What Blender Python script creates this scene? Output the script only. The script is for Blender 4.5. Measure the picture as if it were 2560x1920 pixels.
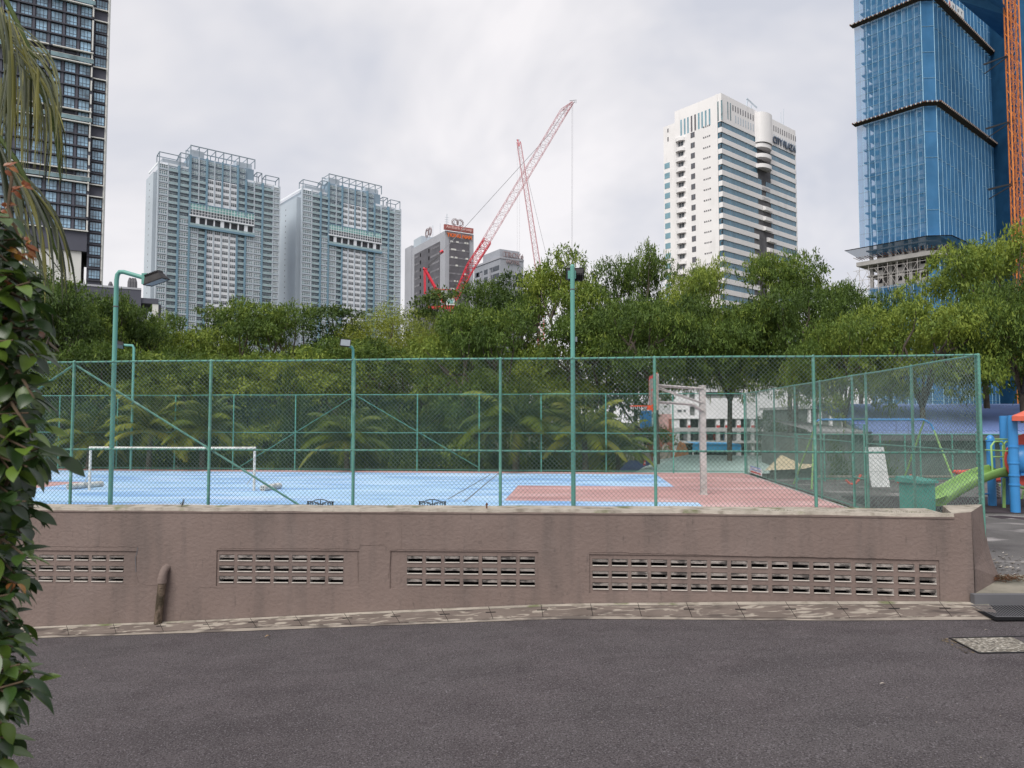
import bpy, math, random
import numpy as np
from mathutils import Vector, Matrix
for o in list(bpy.data.objects): bpy.data.objects.remove(o, do_unlink=True)
SC = bpy.context.scene; COL = SC.collection
R = math.radians; rnd = random.Random(7)

# ---------------------------------------------------------------- camera
F = 1780.0; TH = math.atan(90/F); EYE = 2.0
cam = bpy.data.cameras.new('camera'); cam.sensor_width = 36; cam.lens = F/2560*36
cam.clip_start = .05; cam.clip_end = 4000
co = bpy.data.objects.new('camera', cam); COL.objects.link(co)
co.location = (0, 0, EYE); co.rotation_euler = (math.pi/2+TH, 0, 0); SC.camera = co
cam.dof.use_dof = True; cam.dof.focus_distance = 14; cam.dof.aperture_fstop = 6.6
# ---------------------------------------------------------------- light
SUN_EL, SUN_AZ = R(50), R(208)     # azimuth clockwise from +Y: behind the camera, a little left
w = bpy.data.worlds.new('World'); SC.world = w; w.use_nodes = True
nt = w.node_tree; nt.nodes.clear(); N = nt.nodes.new; L_ = nt.links.new
out = N('ShaderNodeOutputWorld'); bg = N('ShaderNodeBackground'); bg.inputs[1].default_value = 0.1
sky = N('ShaderNodeTexSky'); sky.sky_type = 'NISHITA'; sky.sun_disc = False
sky.sun_elevation = SUN_EL; sky.sun_rotation = SUN_AZ
tc = N('ShaderNodeTexCoord'); mp = N('ShaderNodeMapping'); mp.inputs['Scale'].default_value = (1, 1, 1.5)
mp.inputs['Location'].default_value = (.35, .1, .62)
n1 = N('ShaderNodeTexNoise'); n1.inputs['Scale'].default_value = 1.9; n1.inputs['Detail'].default_value = 5; n1.inputs['Roughness'].default_value = .56
n1.inputs['Distortion'].default_value = .35
cr = N('ShaderNodeValToRGB'); e = cr.color_ramp.elements
e[0].position = .38; e[0].color = (5.9, 6.05, 6.7, 1); e[1].position = .60; e[1].color = (8.6, 8.35, 8.5, 1)
m_ = e = cr.color_ramp.elements.new(.5); m_.color = (7.4, 7.3, 7.6, 1)
sx = N('ShaderNodeSeparateXYZ'); mr = N('ShaderNodeMapRange'); mr.inputs[1].default_value = .0; mr.inputs[2].default_value = .3
mr.inputs[3].default_value = .55; mr.inputs[4].default_value = 0
mh = N('ShaderNodeMixRGB'); mh.inputs[2].default_value = (8.7, 8.35, 8.35, 1)
mx = N('ShaderNodeMixRGB'); mx.inputs[0].default_value = .93
L_(tc.outputs['Generated'], mp.inputs[0]); L_(mp.outputs[0], n1.inputs[0]); L_(n1.outputs[0], cr.inputs[0])
L_(tc.outputs['Generated'], sx.inputs[0]); L_(sx.outputs[2], mr.inputs[0]); L_(mr.outputs[0], mh.inputs[0]); L_(cr.outputs[0], mh.inputs[1])
L_(sky.outputs[0], mx.inputs[1]); L_(mh.outputs[0], mx.inputs[2]); L_(mx.outputs[0], bg.inputs[0]); L_(bg.outputs[0], out.inputs[0])
sl = bpy.data.lights.new('sun', 'SUN'); sl.energy = 2.7; sl.angle = R(40); sl.color = (1, .96, .9)
so = bpy.data.objects.new('sun', sl); COL.objects.link(so)
sd = Vector((math.sin(SUN_AZ)*math.cos(SUN_EL), math.cos(SUN_AZ)*math.cos(SUN_EL), math.sin(SUN_EL)))
so.rotation_euler = sd.to_track_quat('Z', 'Y').to_euler(); so.location = (0, 0, 60)
SC.view_settings.view_transform = 'Standard'; SC.view_settings.look = 'None'
SC.view_settings.exposure = 0.2; SC.view_settings.gamma = 1
SC.render.engine = 'CYCLES'; SC.cycles.transparent_max_bounces = 24; SC.cycles.max_bounces = 6

# ---------------------------------------------------------------- pixel helpers (source pixels 2560x1920)
def ray(px, py):
    a = (px-1280)/F; b = -(py-960)/F
    return Vector((a, math.cos(TH)-math.sin(TH)*b, math.sin(TH)+math.cos(TH)*b))
def at(px, py, Y):
    d = ray(px, py); k = Y/d.y; return Vector((d.x*k, Y, EYE+d.z*k))
def atz(px, py, z):
    d = ray(px, py); k = (z-EYE)/d.z; return Vector((d.x*k, d.y*k, z))
PHI = math.atan(.0888); CP, SP = math.cos(PHI), math.sin(PHI)
E1 = Vector((CP, -SP, 0)); E2 = Vector((SP, CP, 0))
def C(s, t, z=0): return E1*s+E2*t+Vector((0, 0, z))
def ST(p): return p.x*CP-p.y*SP, p.x*SP+p.y*CP
def att(px, py, t):            # hit the vertical plane t = const, returns s, z
    d = ray(px, py); k = t/(d.x*SP+d.y*CP); p = d*k; return ST(p)[0], EYE+p.z
def ats(px, py, s):            # hit the vertical plane s = const, returns t, z
    d = ray(px, py); k = s/(d.x*CP-d.y*SP); p = d*k; return ST(p)[1], EYE+p.z

# ---------------------------------------------------------------- materials
MT = {}
def mat(name, col, rough=.7, var=.12, scale=3., bump=0., bscale=40., spec=.3, col2=None, metal=0., coord='Object', stretch=(1, 1, 1), detail=6, lo=.35, hi=.65):
    m = bpy.data.materials.new(name); m.use_nodes = True; nt = m.node_tree; b = nt.nodes['Principled BSDF']
    b.inputs['Roughness'].default_value = rough; b.inputs['Specular IOR Level'].default_value = spec; b.inputs['Metallic'].default_value = metal
    c2 = col2 or tuple(max(0, c*(1+var)) for c in col); c1 = tuple(c*(1-var) for c in col) if not col2 else col
    t = nt.nodes.new('ShaderNodeTexCoord'); mpg = nt.nodes.new('ShaderNodeMapping'); mpg.inputs['Scale'].default_value = stretch
    nt.links.new(t.outputs[coord], mpg.inputs[0])
    n = nt.nodes.new('ShaderNodeTexNoise'); n.inputs['Scale'].default_value = scale; n.inputs['Detail'].default_value = detail
    r = nt.nodes.new('ShaderNodeValToRGB'); r.color_ramp.elements[0].position = lo; r.color_ramp.elements[1].position = hi
    r.color_ramp.elements[0].color = (*c1, 1); r.color_ramp.elements[1].color = (*c2, 1)
    nt.links.new(mpg.outputs[0], n.inputs[0]); nt.links.new(n.outputs[0], r.inputs[0]); nt.links.new(r.outputs[0], b.inputs['Base Color'])
    if bump:
        n2 = nt.nodes.new('ShaderNodeTexNoise'); n2.inputs['Scale'].default_value = bscale; n2.inputs['Detail'].default_value = 4
        bn = nt.nodes.new('ShaderNodeBump'); bn.inputs['Strength'].default_value = min(1, bump); bn.inputs['Distance'].default_value = .02*max(1, bump)
        nt.links.new(mpg.outputs[0], n2.inputs[0]); nt.links.new(n2.outputs[0], bn.inputs['Height']); nt.links.new(bn.outputs[0], b.inputs['Normal'])
    MT[name] = m; return m
def layer(name, col, scale, lo, hi, stretch=(1, 1, 1), amt=1., seed=0, detail=5, dist=0.):   # lay patches of another colour over a material
    m = MT[name]; nt = m.node_tree; b = nt.nodes['Principled BSDF']; src = b.inputs['Base Color'].links[0].from_socket
    t = nt.nodes.new('ShaderNodeTexCoord'); mpg = nt.nodes.new('ShaderNodeMapping'); mpg.inputs['Scale'].default_value = stretch; mpg.inputs['Location'].default_value = (seed, seed*.7, 0)
    n = nt.nodes.new('ShaderNodeTexNoise'); n.inputs['Scale'].default_value = scale; n.inputs['Detail'].default_value = detail; n.inputs['Distortion'].default_value = dist
    mr = nt.nodes.new('ShaderNodeMapRange'); mr.inputs[1].default_value = lo; mr.inputs[2].default_value = hi; mr.inputs[4].default_value = amt
    mx = nt.nodes.new('ShaderNodeMixRGB'); mx.inputs[2].default_value = (*col, 1)
    nt.links.new(t.outputs['Object'], mpg.inputs[0]); nt.links.new(mpg.outputs[0], n.inputs[0]); nt.links.new(n.outputs[0], mr.inputs[0])
    nt.links.new(mr.outputs[0], mx.inputs[0]); nt.links.new(src, mx.inputs[1]); nt.links.new(mx.outputs[0], b.inputs['Base Color'])
mat('asphalt', (.15, .131, .137), .92, .12, 2.2, 1.6, 150, .12)
layer('asphalt', (.16, .148, .152), .55, .42, .72, amt=.6, seed=3, dist=.8); layer('asphalt', (.08, .07, .074), .9, .52, .66, (.5, 1.6, 1), amt=.32, seed=13, dist=1.); layer('asphalt', (.028, .025, .028), 60, .5, .60, amt=.6, seed=9, detail=9); layer('asphalt', (.33, .31, .33), 70, .57, .66, amt=.85, detail=9)
mat('plaster', (.20, .154, .138), .92, .05, 1.1, .5, 19, .12, stretch=(1, 1, 1.15))
layer('plaster', (.125, .105, .098), 1.5, .48, .72, (2.5, 2.5, .3), .65, 4); layer('plaster', (.235, .185, .168), .9, .5, .7, (1, 1, 1), .5, 14); layer('plaster', (.10, .085, .08), 11, .62, .74, (1.5, 1.5, .5), .5, 24); layer('plaster', (.22, .175, .16), 6, .58, .7, (1, 1, 1), .35, 8)
mat('coping', (.40, .36, .31), .95, .15, 3, .8, 60, .1); layer('coping', (.17, .15, .12), 5, .5, .68, (1, 1, 1), .7, 2); layer('coping', (.12, .15, .05), 2.3, .6, .7, (1, 1, 1), .75, 6)
mat('vent_concrete', (.52, .48, .45), .95, .2, 8, .5, 60, .1); layer('vent_concrete', (.09, .085, .085), 7, .47, .62, (1, 1, 1.8), .85, 2)
mat('vent_white', (.52, .48, .44), .9, .1, 8, 0, 1, .1)
mat('dark', (.015, .015, .017), .9, .2, 3, 0, 1, .1)
mat('drain_slab', (.20, .165, .145), .95, .15, 1.5, 1, 90, .1); layer('drain_slab', (.46, .41, .35), 3.0, .53, .60, (1.0, 2.6, 1), .9, 5, 8, 1.); layer('drain_slab', (.06, .05, .05), 2.2, .56, .7, (1, 2, 1), .6, 8)
mat('kerb_lip', (.33, .29, .25), .95, .15, 3, .8, 60, .1); layer('kerb_lip', (.1, .085, .08), 2, .47, .6, (1, 1, 1), .8, 1)
mat('court_blue', (.35, .54, .75), .8, .07, .6, .2, 30, .25, stretch=(.35, 1, 1)); layer('court_blue', (.17, .33, .60), .8, .46, .60, (.3, 1.0, 1), .8, 3, 9, 1.2); layer('court_blue', (.56, .68, .86), 1.2, .50, .66, (.2, 1.4, 1), .65, 11, 7, .4)
layer('court_blue', (.12, .22, .42), 7, .6, .75, (.3, 1.5, 1), .55, 21, 6, .4)
mat('court_pink', (.46, .27, .26), .8, .07, .6, .2, 30, .25, stretch=(.35, 1, 1)); layer('court_pink', (.62, .44, .44), 1.1, .48, .68, (.2, 1.2, 1), .7, 5, 7, .5); layer('court_pink', (.30, .17, .18), 1.3, .52, .66, (.35, 1.3, 1), .6, 15, 7, .4)
mat('soil', (.05, .045, .03), .95, .3, .8); mat('ground', (.06, .065, .035), .95, .4, .15)
mat('play_ground', (.13, .125, .125), .95, .25, .8, .8, 50, .1); layer('play_ground', (.36, .34, .34), 1.6, .56, .68, (.5, 1.6, 1), .75, 2, 7); layer('play_ground', (.05, .045, .05), .9, .55, .7, (.6, 1.3, 1), .6, 12)
mat('play_mat', (.045, .035, .042), .95, .15, 2); mat('apron', (.26, .24, .2), .95, .15, 2, .8, 60, .1); layer('apron', (.13, .13, .11), 1.3, .5, .65, amt=.7)
mat('teal', (.10, .27, .22), .5, .12, 2.2, .25, 60, .4); layer('teal', (.33, .47, .42), 9, .56, .7, (1, 1, 1), .45, 3); layer('teal', (.05, .17, .14), 3.3, .56, .7, (1, 1, .5), .5, 5)
mat('teal_thin', (.10, .31, .25), .55, .15, 4, 0, 1, .3); mat('teal_pole', (.12, .33, .285), .45, .1, 1.2, 0, 1, .4); layer('teal_pole', (.04, .21, .15), .7, .5, .72, (1, 1, 1), .8, 8)
mat('link_pale', (.22, .31, .28), .55, .2, 6, 0, 1, .3); mat('link_wire', (.15, .21, .19), .5, .25, 6, 0, 1, .4); mat('link_green', (.10, .20, .17), .55, .2, 6, 0, 1, .3)
mat('tealbox_paint', (.07, .30, .25), .5, .1, 2); mat('steel_rust', (.44, .42, .41), .7, .2, 6, .4, 60, .4); layer('steel_rust', (.22, .15, .12), 12, .55, .7, amt=.55)
mat('orange_paint', (.62, .09, .03), .5, .12, 5); mat('board', (.30, .26, .22), .8, .2, 5); mat('board_red', (.55, .07, .06), .6, .15, 5)
mat('white_pvc', (.62, .62, .58), .6, .12, 5); layer('white_pvc', (.22, .2, .18), 6, .55, .7, amt=.7); mat('white_rope', (.7, .7, .7), .8)
mat('iron_black', (.012, .012, .014), .45, .2, 9, 0, 1, .5); mat('lamp_black', (.025, .023, .024), .6, .3, 9); mat('lamp_glass', (.22, .25, .27), .15, .1, 4, 0, 1, .6)
mat('rust', (.16, .07, .035), .9, .3, 20); mat('pipe_mossy', (.17, .13, .10), .95, .2, 9, 1, 60, .1); layer('pipe_mossy', (.06, .05, .035), 13, .48, .6, (1, 1, .5), .85, 3)
mat('leaf_dry', (.24, .18, .1), .9, .3, 20); mat('twig', (.10, .07, .045), .9, .3, 9); mat('straw', (.35, .24, .13), .9, .3, 9)
mat('blue_plastic', (.045, .24, .55), .35, .08, 2, 0, 1, .5); mat('green_plastic', (.22, .39, .11), .4, .1, 3, 0, 1, .5); mat('red_plastic', (.58, .085, .06), .45, .1, 3, 0, 1, .4); mat('roof_red', (.62, .13, .08), .6, .12, 3)
mat('green_tube', (.27, .48, .16), .45, .12, 5, 0, 1, .4); mat('board_white', (.62, .64, .64), .8, .08, 4)
mat('bark', (.10, .085, .07), .95, .3, 3, 1, 20, .1); mat('bark_dark', (.05, .042, .034), .95, .3, 3, 1, 20, .1)
# buildings
mat('bl_grey', (.47, .53, .59), .8, .05, .05); mat('bl_blue', (.27, .36, .44), .8, .06, .05); mat('bl_white', (.80, .83, .87), .8, .05, .05); mat('bl_dkblue', (.19, .31, .40), .7, .06, .05)
mat('frame_blue', (.24, .30, .35), .7, .06, .1); mat('glass_grey', (.15, .235, .26), .2, .35, .5, 0, 1, .7); mat('glass_teal', (.20, .42, .40), .15, .2, .3, 0, 1, .7); mat('glass_dark', (.085, .10, .115), .15, .4, .4, 0, 1, .6)
mat('cp_white', (.80, .785, .785), .8, .04, .05); layer('cp_white', (.56, .55, .55), .25, .55, .72, (1, 1, .25), .4, 3); mat('cp_glass', (.085, .21, .30), .2, .22, .35, 0, 1, .7, stretch=(1, 1, .3)); mat('cp_blue', (.19, .34, .41), .25, .12, .4, 0, 1, .6); mat('cp_sign', (.07, .10, .15), .5, .05)
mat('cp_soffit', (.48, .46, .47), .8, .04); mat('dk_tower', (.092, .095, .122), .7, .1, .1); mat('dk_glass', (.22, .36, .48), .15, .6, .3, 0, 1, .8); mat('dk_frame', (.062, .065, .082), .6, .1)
mat('ledge_white', (.66, .66, .63), .7, .05, .2); mat('railglass', (.30, .42, .44), .1, .15, .3, 0, 1, .8)
mat('net_rope', (.42, .66, .82), .8, .05); mat('concrete', (.36, .35, .34), .9, .12, .6, .3, 4); mat('con_dark', (.12, .12, .13), .9, .2, .5)
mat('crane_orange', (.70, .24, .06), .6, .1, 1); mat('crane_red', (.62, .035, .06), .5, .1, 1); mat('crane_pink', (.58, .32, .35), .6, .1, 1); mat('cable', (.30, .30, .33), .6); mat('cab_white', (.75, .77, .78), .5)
mat('am_grey', (.40, .41, .45), .7, .05, .1); mat('am_dark', (.115, .11, .125), .35, .15, .25, 0, 1, .5); mat('am_band', (.21, .205, .225), .5, .3, .6); mat('sign_red', (.36, .12, .11), .6, .06); mat('sign_orange', (.85, .20, .06), .5, .05); mat('sign_pink', (.72, .45, .42), .6); mat('logo_grey', (.30, .24, .25), .7)
mat('hotel_grey', (.36, .38, .42), .8, .06, .1); mat('hotel_glass', (.10, .11, .13), .3, .2, .4)
mat('school_white', (.76, .76, .78), .8, .04, .4); mat('school_grey', (.42, .43, .43), .8, .08, .4); mat('school_slat', (.20, .23, .22), .8, .1, 1); mat('brick', (.36, .13, .09), .9, .3, 6); mat('earth', (.50, .25, .12), .95, .3, 2, 1, 5); mat('rubble', (.45, .40, .35), .95, .4, 2, 1, 5)
mat('roof_mint', (.50, .64, .62), .6, .08, .6); mat('roof_tan', (.74, .62, .42), .7, .1, 1); mat('roof_blue', (.27, .37, .66), .5, .08, .5, stretch=(1, 1, 1)); mat('roof_navy', (.03, .05, .15), .6, .2, 1); mat('roof_grey', (.27, .27, .28), .8, .2, 1); mat('wall_greygreen', (.15, .175, .165), .9, .12, .8)
mat('truck_blue', (.05, .33, .62), .5, .1, 1); mat('mural_red', (.5, .05, .05), .7); mat('skin', (.3, .17, .11), .7); mat('cloth_red', (.5, .05, .08), .8)
# chalky corrugation on the big blue roof
def alphamat(name, col, alpha, rough=.8, col2=None):
    mat(name, col, rough, .15, .25, 0, 1, .1, col2=col2)
    nt = MT[name].node_tree; b = nt.nodes['Principled BSDF']; b.inputs['Alpha'].default_value = alpha
alphamat('netting_dark', (.02, .085, .18), .9, col2=(.03, .12, .24)); alphamat('netting', (.052, .17, .34), .84, rough=.95, col2=(.07, .215, .42)); alphamat('netting_thin', (.06, .19, .37), .6, rough=.95, col2=(.08, .24, .45))
def leafmat(name, dark, mid, lite, gloss=.0, trans=.3):
    m = bpy.data.materials.new(name); m.use_nodes = True; nt = m.node_tree; b = nt.nodes['Principled BSDF']
    b.inputs['Roughness'].default_value = .34 if gloss else .6; b.inputs['Specular IOR Level'].default_value = .6 if gloss else .25
    a = nt.nodes.new('ShaderNodeAttribute'); a.attribute_name = 'tint'
    t = nt.nodes.new('ShaderNodeTexCoord'); n = nt.nodes.new('ShaderNodeTexNoise'); n.inputs['Scale'].default_value = .45; n.inputs['Detail'].default_value = 3
    ad = nt.nodes.new('ShaderNodeMath'); ad.operation = 'MULTIPLY_ADD'; ad.inputs[1].default_value = .55
    oi = nt.nodes.new('ShaderNodeObjectInfo'); om = nt.nodes.new('ShaderNodeMath'); om.operation = 'MULTIPLY_ADD'; om.inputs[1].default_value = .30; om.inputs[2].default_value = -.15; nt.links.new(oi.outputs['Random'], om.inputs[0]); oa = nt.nodes.new('ShaderNodeMath'); oa.operation = 'ADD'
    nt.links.new(t.outputs['Object'], n.inputs[0]); nt.links.new(n.outputs[0], ad.inputs[0])
    mu = nt.nodes.new('ShaderNodeMath'); mu.operation = 'MULTIPLY'; mu.inputs[1].default_value = .6
    nt.links.new(a.outputs['Fac'], mu.inputs[0]); nt.links.new(mu.outputs[0], ad.inputs[2])
    r = nt.nodes.new('ShaderNodeValToRGB'); r.color_ramp.elements[0].position = .3; r.color_ramp.elements[0].color = (*dark, 1)
    r.color_ramp.elements[1].position = .85; r.color_ramp.elements[1].color = (*lite, 1); q = r.color_ramp.elements.new(.56); q.color = (*mid, 1)
    nt.links.new(ad.outputs[0], oa.inputs[0]); nt.links.new(om.outputs[0], oa.inputs[1]); nt.links.new(oa.outputs[0], r.inputs[0]); nt.links.new(r.outputs[0], b.inputs['Base Color'])
    tr = nt.nodes.new('ShaderNodeBsdfTranslucent'); nt.links.new(r.outputs[0], tr.inputs[0])
    ms = nt.nodes.new('ShaderNodeMixShader'); ms.inputs[0].default_value = trans
    o = nt.nodes['Material Output']; nt.links.new(b.outputs[0], ms.inputs[1]); nt.links.new(tr.outputs[0], ms.inputs[2]); nt.links.new(ms.outputs[0], o.inputs[0])
    MT[name] = m
leafmat('leaf_broad', (.035, .065, .014), (.098, .158, .028), (.26, .32, .05), trans=.28)
leafmat('leaf_dark', (.034, .064, .018), (.072, .115, .026), (.14, .19, .03))
leafmat('leaf_feather', (.09, .12, .025), (.16, .20, .035), (.28, .32, .05))
leafmat('leaf_shrub', (.022, .045, .014), (.055, .095, .018), (.18, .24, .032))
leafmat('leaf_palm', (.08, .12, .025), (.14, .19, .04), (.32, .33, .07))
leafmat('leaf_near', (.012, .030, .009), (.035, .075, .016), (.11, .18, .025), gloss=1, trans=.25)
leafmat('leaf_young', (.26, .08, .03), (.42, .18, .05), (.5, .30, .03), gloss=1, trans=.3)
leafmat('frond_near', (.03, .042, .02), (.085, .098, .032), (.22, .21, .045), gloss=1, trans=.3)

for nm in ('drain_slab', 'coping', 'kerb_lip', 'dk_glass', 'glass_grey', 'glass_dark', 'bl_white', 'cp_blue', 'vent_concrete', 'railglass', 'hotel_glass'):   # repeats share meshes: let the wear follow the place, not the copy
    nt = MT[nm].node_tree; gp = nt.nodes.new('ShaderNodeNewGeometry')
    for n in list(nt.nodes):
        if n.type == 'TEX_COORD':
            for l in list(n.outputs['Object'].links): nt.links.new(gp.outputs['Position'], l.to_socket)
# ---------------------------------------------------------------- mesh builder
class MB:
    def __init__(s): s.v = []; s.f = []; s.m = []; s.M = None
    def add(s, vs, fs, m):
        k = len(s.v)
        s.v += [tuple(s.M @ Vector(q)) for q in vs] if s.M else [tuple(q) for q in vs]
        for f in fs: s.f.append(tuple(k+i for i in f)); s.m.append(m)
    def quad(s, a, b, c, d, m): s.add([a, b, c, d], [(0, 1, 2, 3)], m)
    def box(s, x0, y0, z0, x1, y1, z1, m):
        s.add([(x0, y0, z0), (x1, y0, z0), (x1, y1, z0), (x0, y1, z0), (x0, y0, z1), (x1, y0, z1), (x1, y1, z1), (x0, y1, z1)],
              [(0, 3, 2, 1), (4, 5, 6, 7), (0, 1, 5, 4), (1, 2, 6, 5), (2, 3, 7, 6), (3, 0, 4, 7)], m)
    def prism(s, poly, z0, z1, m):
        n = len(poly); s.add([(x, y, z0) for x, y in poly]+[(x, y, z1) for x, y in poly],
              [tuple(range(n))[::-1], tuple(range(n, 2*n))]+[(i, (i+1) % n, n+(i+1) % n, n+i) for i in range(n)], m)
    def tube(s, p, q, r, m, n=8, r2=None, cap=True): s.path([p, q], r, m, n, r2, cap)
    def path(s, pts, r, m, n=8, r2=None, cap=True):
        pts = [Vector(p) for p in pts]; K = len(pts); vs = []; fs = []; ref = None
        for i, p in enumerate(pts):
            d = (pts[min(i+1, K-1)]-pts[max(i-1, 0)]).normalized()
            if ref is None: ref = Vector((0, 0, 1)) if abs(d.z) < .9 else Vector((1, 0, 0))
            a = (ref-d*ref.dot(d)).normalized(); b = d.cross(a); ref = a
            rr = r[i] if isinstance(r, (list, tuple)) else (r if r2 is None else r+(r2-r)*i/(K-1))
            for j in range(n):
                t = 2*math.pi*(j+.5)/n; vs.append(p+a*(math.cos(t)*rr)+b*(math.sin(t)*rr))
        for i in range(K-1):
            for j in range(n): fs.append((i*n+j, i*n+(j+1) % n, (i+1)*n+(j+1) % n, (i+1)*n+j))
        if cap: fs += [tuple(range(n))[::-1], tuple(range((K-1)*n, K*n))]
        s.add(vs, fs, m)
    def lathe(s, c, prof, m, n=16, axis='z'):
        vs = []; fs = []; c = Vector(c)
        for r, h in prof:
            for j in range(n):
                t = 2*math.pi*j/n; q = (r*math.cos(t), r*math.sin(t), h)
                if axis == 'x': q = (q[2], q[0], q[1])
                if axis == 'y': q = (q[1], q[2], q[0])
                vs.append(c+Vector(q))
        K = len(prof)
        for i in range(K-1):
            for j in range(n): fs.append((i*n+j, i*n+(j+1) % n, (i+1)*n+(j+1) % n, (i+1)*n+j))
        fs += [tuple(range(n))[::-1], tuple(range((K-1)*n, K*n))]; s.add(vs, fs, m)
    def put(s, o, M):
        k = len(s.v); s.v += [tuple(M @ Vector(q)) for q in o.v]; s.f += [tuple(k+i for i in f) for f in o.f]; s.m += o.m
    def mesh(s, name, off=(0, 0, 0)):
        me = bpy.data.meshes.new(name); ox, oy, oz = off
        me.from_pydata([(x-ox, y-oy, z-oz) for x, y, z in s.v], [], s.f)
        names = list(dict.fromkeys(s.m))
        for q in names: me.materials.append(MT[q])
        ix = {q: i for i, q in enumerate(names)}
        me.polygons.foreach_set('material_index', [ix[q] for q in s.m]); me.update(); return me
    def build(s, name, parent=None, off=(0, 0, 0), smooth=False, label=None):
        me = s.mesh(name, off)
        if smooth: me.polygons.foreach_set('use_smooth', [True]*len(me.polygons)); 
        if smooth:
            try: me.set_sharp_from_angle(angle=R(40))
            except Exception: pass
        o = bpy.data.objects.new(name, me); COL.objects.link(o)
        if parent: o.parent = parent
        else: o.location = off
        if label: o['label'] = label
        return o
def tag(o, label, cat, group=None):
    o['label'] = label; o['category'] = cat
    if group: o['group'] = group
    return o
def thing(name, label, cat, loc=(0, 0, 0), rz=0, group=None):
    o = bpy.data.objects.new(name, None); COL.objects.link(o); o.empty_display_size = .3
    o.location = loc; o.rotation_euler = (0, 0, rz); return tag(o, label, cat, group)
def struct(o): o['kind'] = 'structure'; return o
def stuff(o): o['kind'] = 'stuff'; return o
def dup(root, label=None, loc=None, rz=None, sc=None):
    r = root.copy(); COL.objects.link(r)
    if label: r['label'] = label
    if loc is not None: r.location = loc
    if rz is not None: r.rotation_euler = (0, 0, rz)
    if sc is not None: r.scale = sc
    for ch in list(root.children):
        c = ch.copy(); COL.objects.link(c); c.parent = r
        for g in list(ch.children): d = g.copy(); COL.objects.link(d); d.parent = c
    return r
def TR(x, y, z, rz=0, sx=1, sy=1, sz=1): return Matrix.Translation((x, y, z)) @ Matrix.Rotation(rz, 4, 'Z') @ Matrix.Diagonal((sx, sy, sz, 1))
class Reps:                       # many like parts of one thing: the 100 that show largest become objects, the rest one 'stuff' part
    def __init__(s, name): s.name = name; s.L = []
    def add(s, tmpl, M, score=0): s.L.append((score, len(s.L), tmpl, M))
    def emit(s, parent):
        s.L.sort(key=lambda q: (-q[0], q[1])); cache = {}
        for sc, _, t, M in s.L[:100]:
            if id(t) not in cache: cache[id(t)] = t.mesh(s.name)
            o = bpy.data.objects.new(s.name, cache[id(t)]); COL.objects.link(o); o.parent = parent; o.matrix_local = M
        if len(s.L) > 100:
            mb = MB()
            for sc, _, t, M in s.L[100:]: mb.put(t, M)
            stuff(mb.build(s.name, parent))
class Frame:                      # a building's own axes: x along one facade, y into the depth
    def __init__(s, px, Y, deg, py=1050):
        s.O = at(px, py, Y); s.a = R(deg); s.ex = Vector((math.sin(s.a), math.cos(s.a), 0)); s.ey = Vector((-math.cos(s.a), math.sin(s.a), 0))
        s.rz = math.pi/2-s.a
    def hit(s, px, py, e, off=Vector((0, 0, 0))):
        d = ray(px, py); O = s.O+off; u = (d.x*O.y-d.y*O.x)/(d.y*e.x-d.x*e.y); P = O+e*u; k = P.y/d.y; return u, EYE+d.z*k
    def x(s, px, py=1050): return s.hit(px, py, s.ex)[0]
    def y(s, px, py=1050): return s.hit(px, py, s.ey)[0]
    def z(s, px, py): return s.hit(px, py, s.ex)[1]
    def zy(s, px, py): return s.hit(px, py, s.ey)[1]
    def root(s, name, label, cat, z=-4, group=None): return thing(name, label, cat, (s.O.x, s.O.y, 0), s.rz, group)
def text(body, size, m, parent, M, name='lettering', depth=.1, bold=.02, sx=1., fit=None):
    cu = bpy.data.curves.new(name, 'FONT'); cu.body = body; cu.size = size; cu.extrude = depth/2; cu.offset = bold*size
    cu.align_x = 'LEFT'; cu.resolution_u = 3
    o = bpy.data.objects.new('t', cu); COL.objects.link(o)
    me = bpy.data.meshes.new_from_object(o.evaluated_get(bpy.context.evaluated_depsgraph_get())); bpy.data.objects.remove(o, do_unlink=True)
    me.materials.clear(); me.materials.append(MT[m]); me.name = name
    if fit:
        xs_ = [v.co.x for v in me.vertices]; ys_ = [v.co.y for v in me.vertices]; x0, x1, y0, y1 = min(xs_), max(xs_), min(ys_), max(ys_)
        for v in me.vertices: v.co.x = (v.co.x-x0)/(x1-x0)*fit[0]; v.co.y = (v.co.y-y0)/(y1-y0)*fit[1]
    o = bpy.data.objects.new(name, me); COL.objects.link(o); o.parent = parent
    o.matrix_local = M @ Matrix.Diagonal((sx, 1, 1, 1)); return o
UP = Matrix.Rotation(math.pi/2, 4, 'X')   # stands text upright, facing -y
# ================================================================ setting: ground, court, road
g = MB(); g.quad((-900, -300, -4.0), (900, -300, -4.0), (900, 1500, -4.0), (-900, 1500, -4.0), 'ground'); struct(g.build('ground'))
FT, BT, LS = 11.55, 27.5, -26.0; RSN = att(2449, 1000, FT)[0]; RSF = att(1866, 1100, BT)[0]; RS = RSN
def rs(t): return RSN+(RSF-RSN)*(t-FT)/(BT-FT)
SA, SB = C(RSN, FT), C(RSF, BT); SD = (SB-SA).normalized(); SRZ = math.atan2(SD.y, SD.x)
def sidef(px, py):              # distance along the side fence line where this pixel column meets it, and height
    d = ray(px, py); u = (d.x*SA.y-d.y*SA.x)/(d.y*SD.x-d.x*SD.y); P_ = SA+SD*u; return u, EYE+d.z*P_.y/d.y
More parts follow.
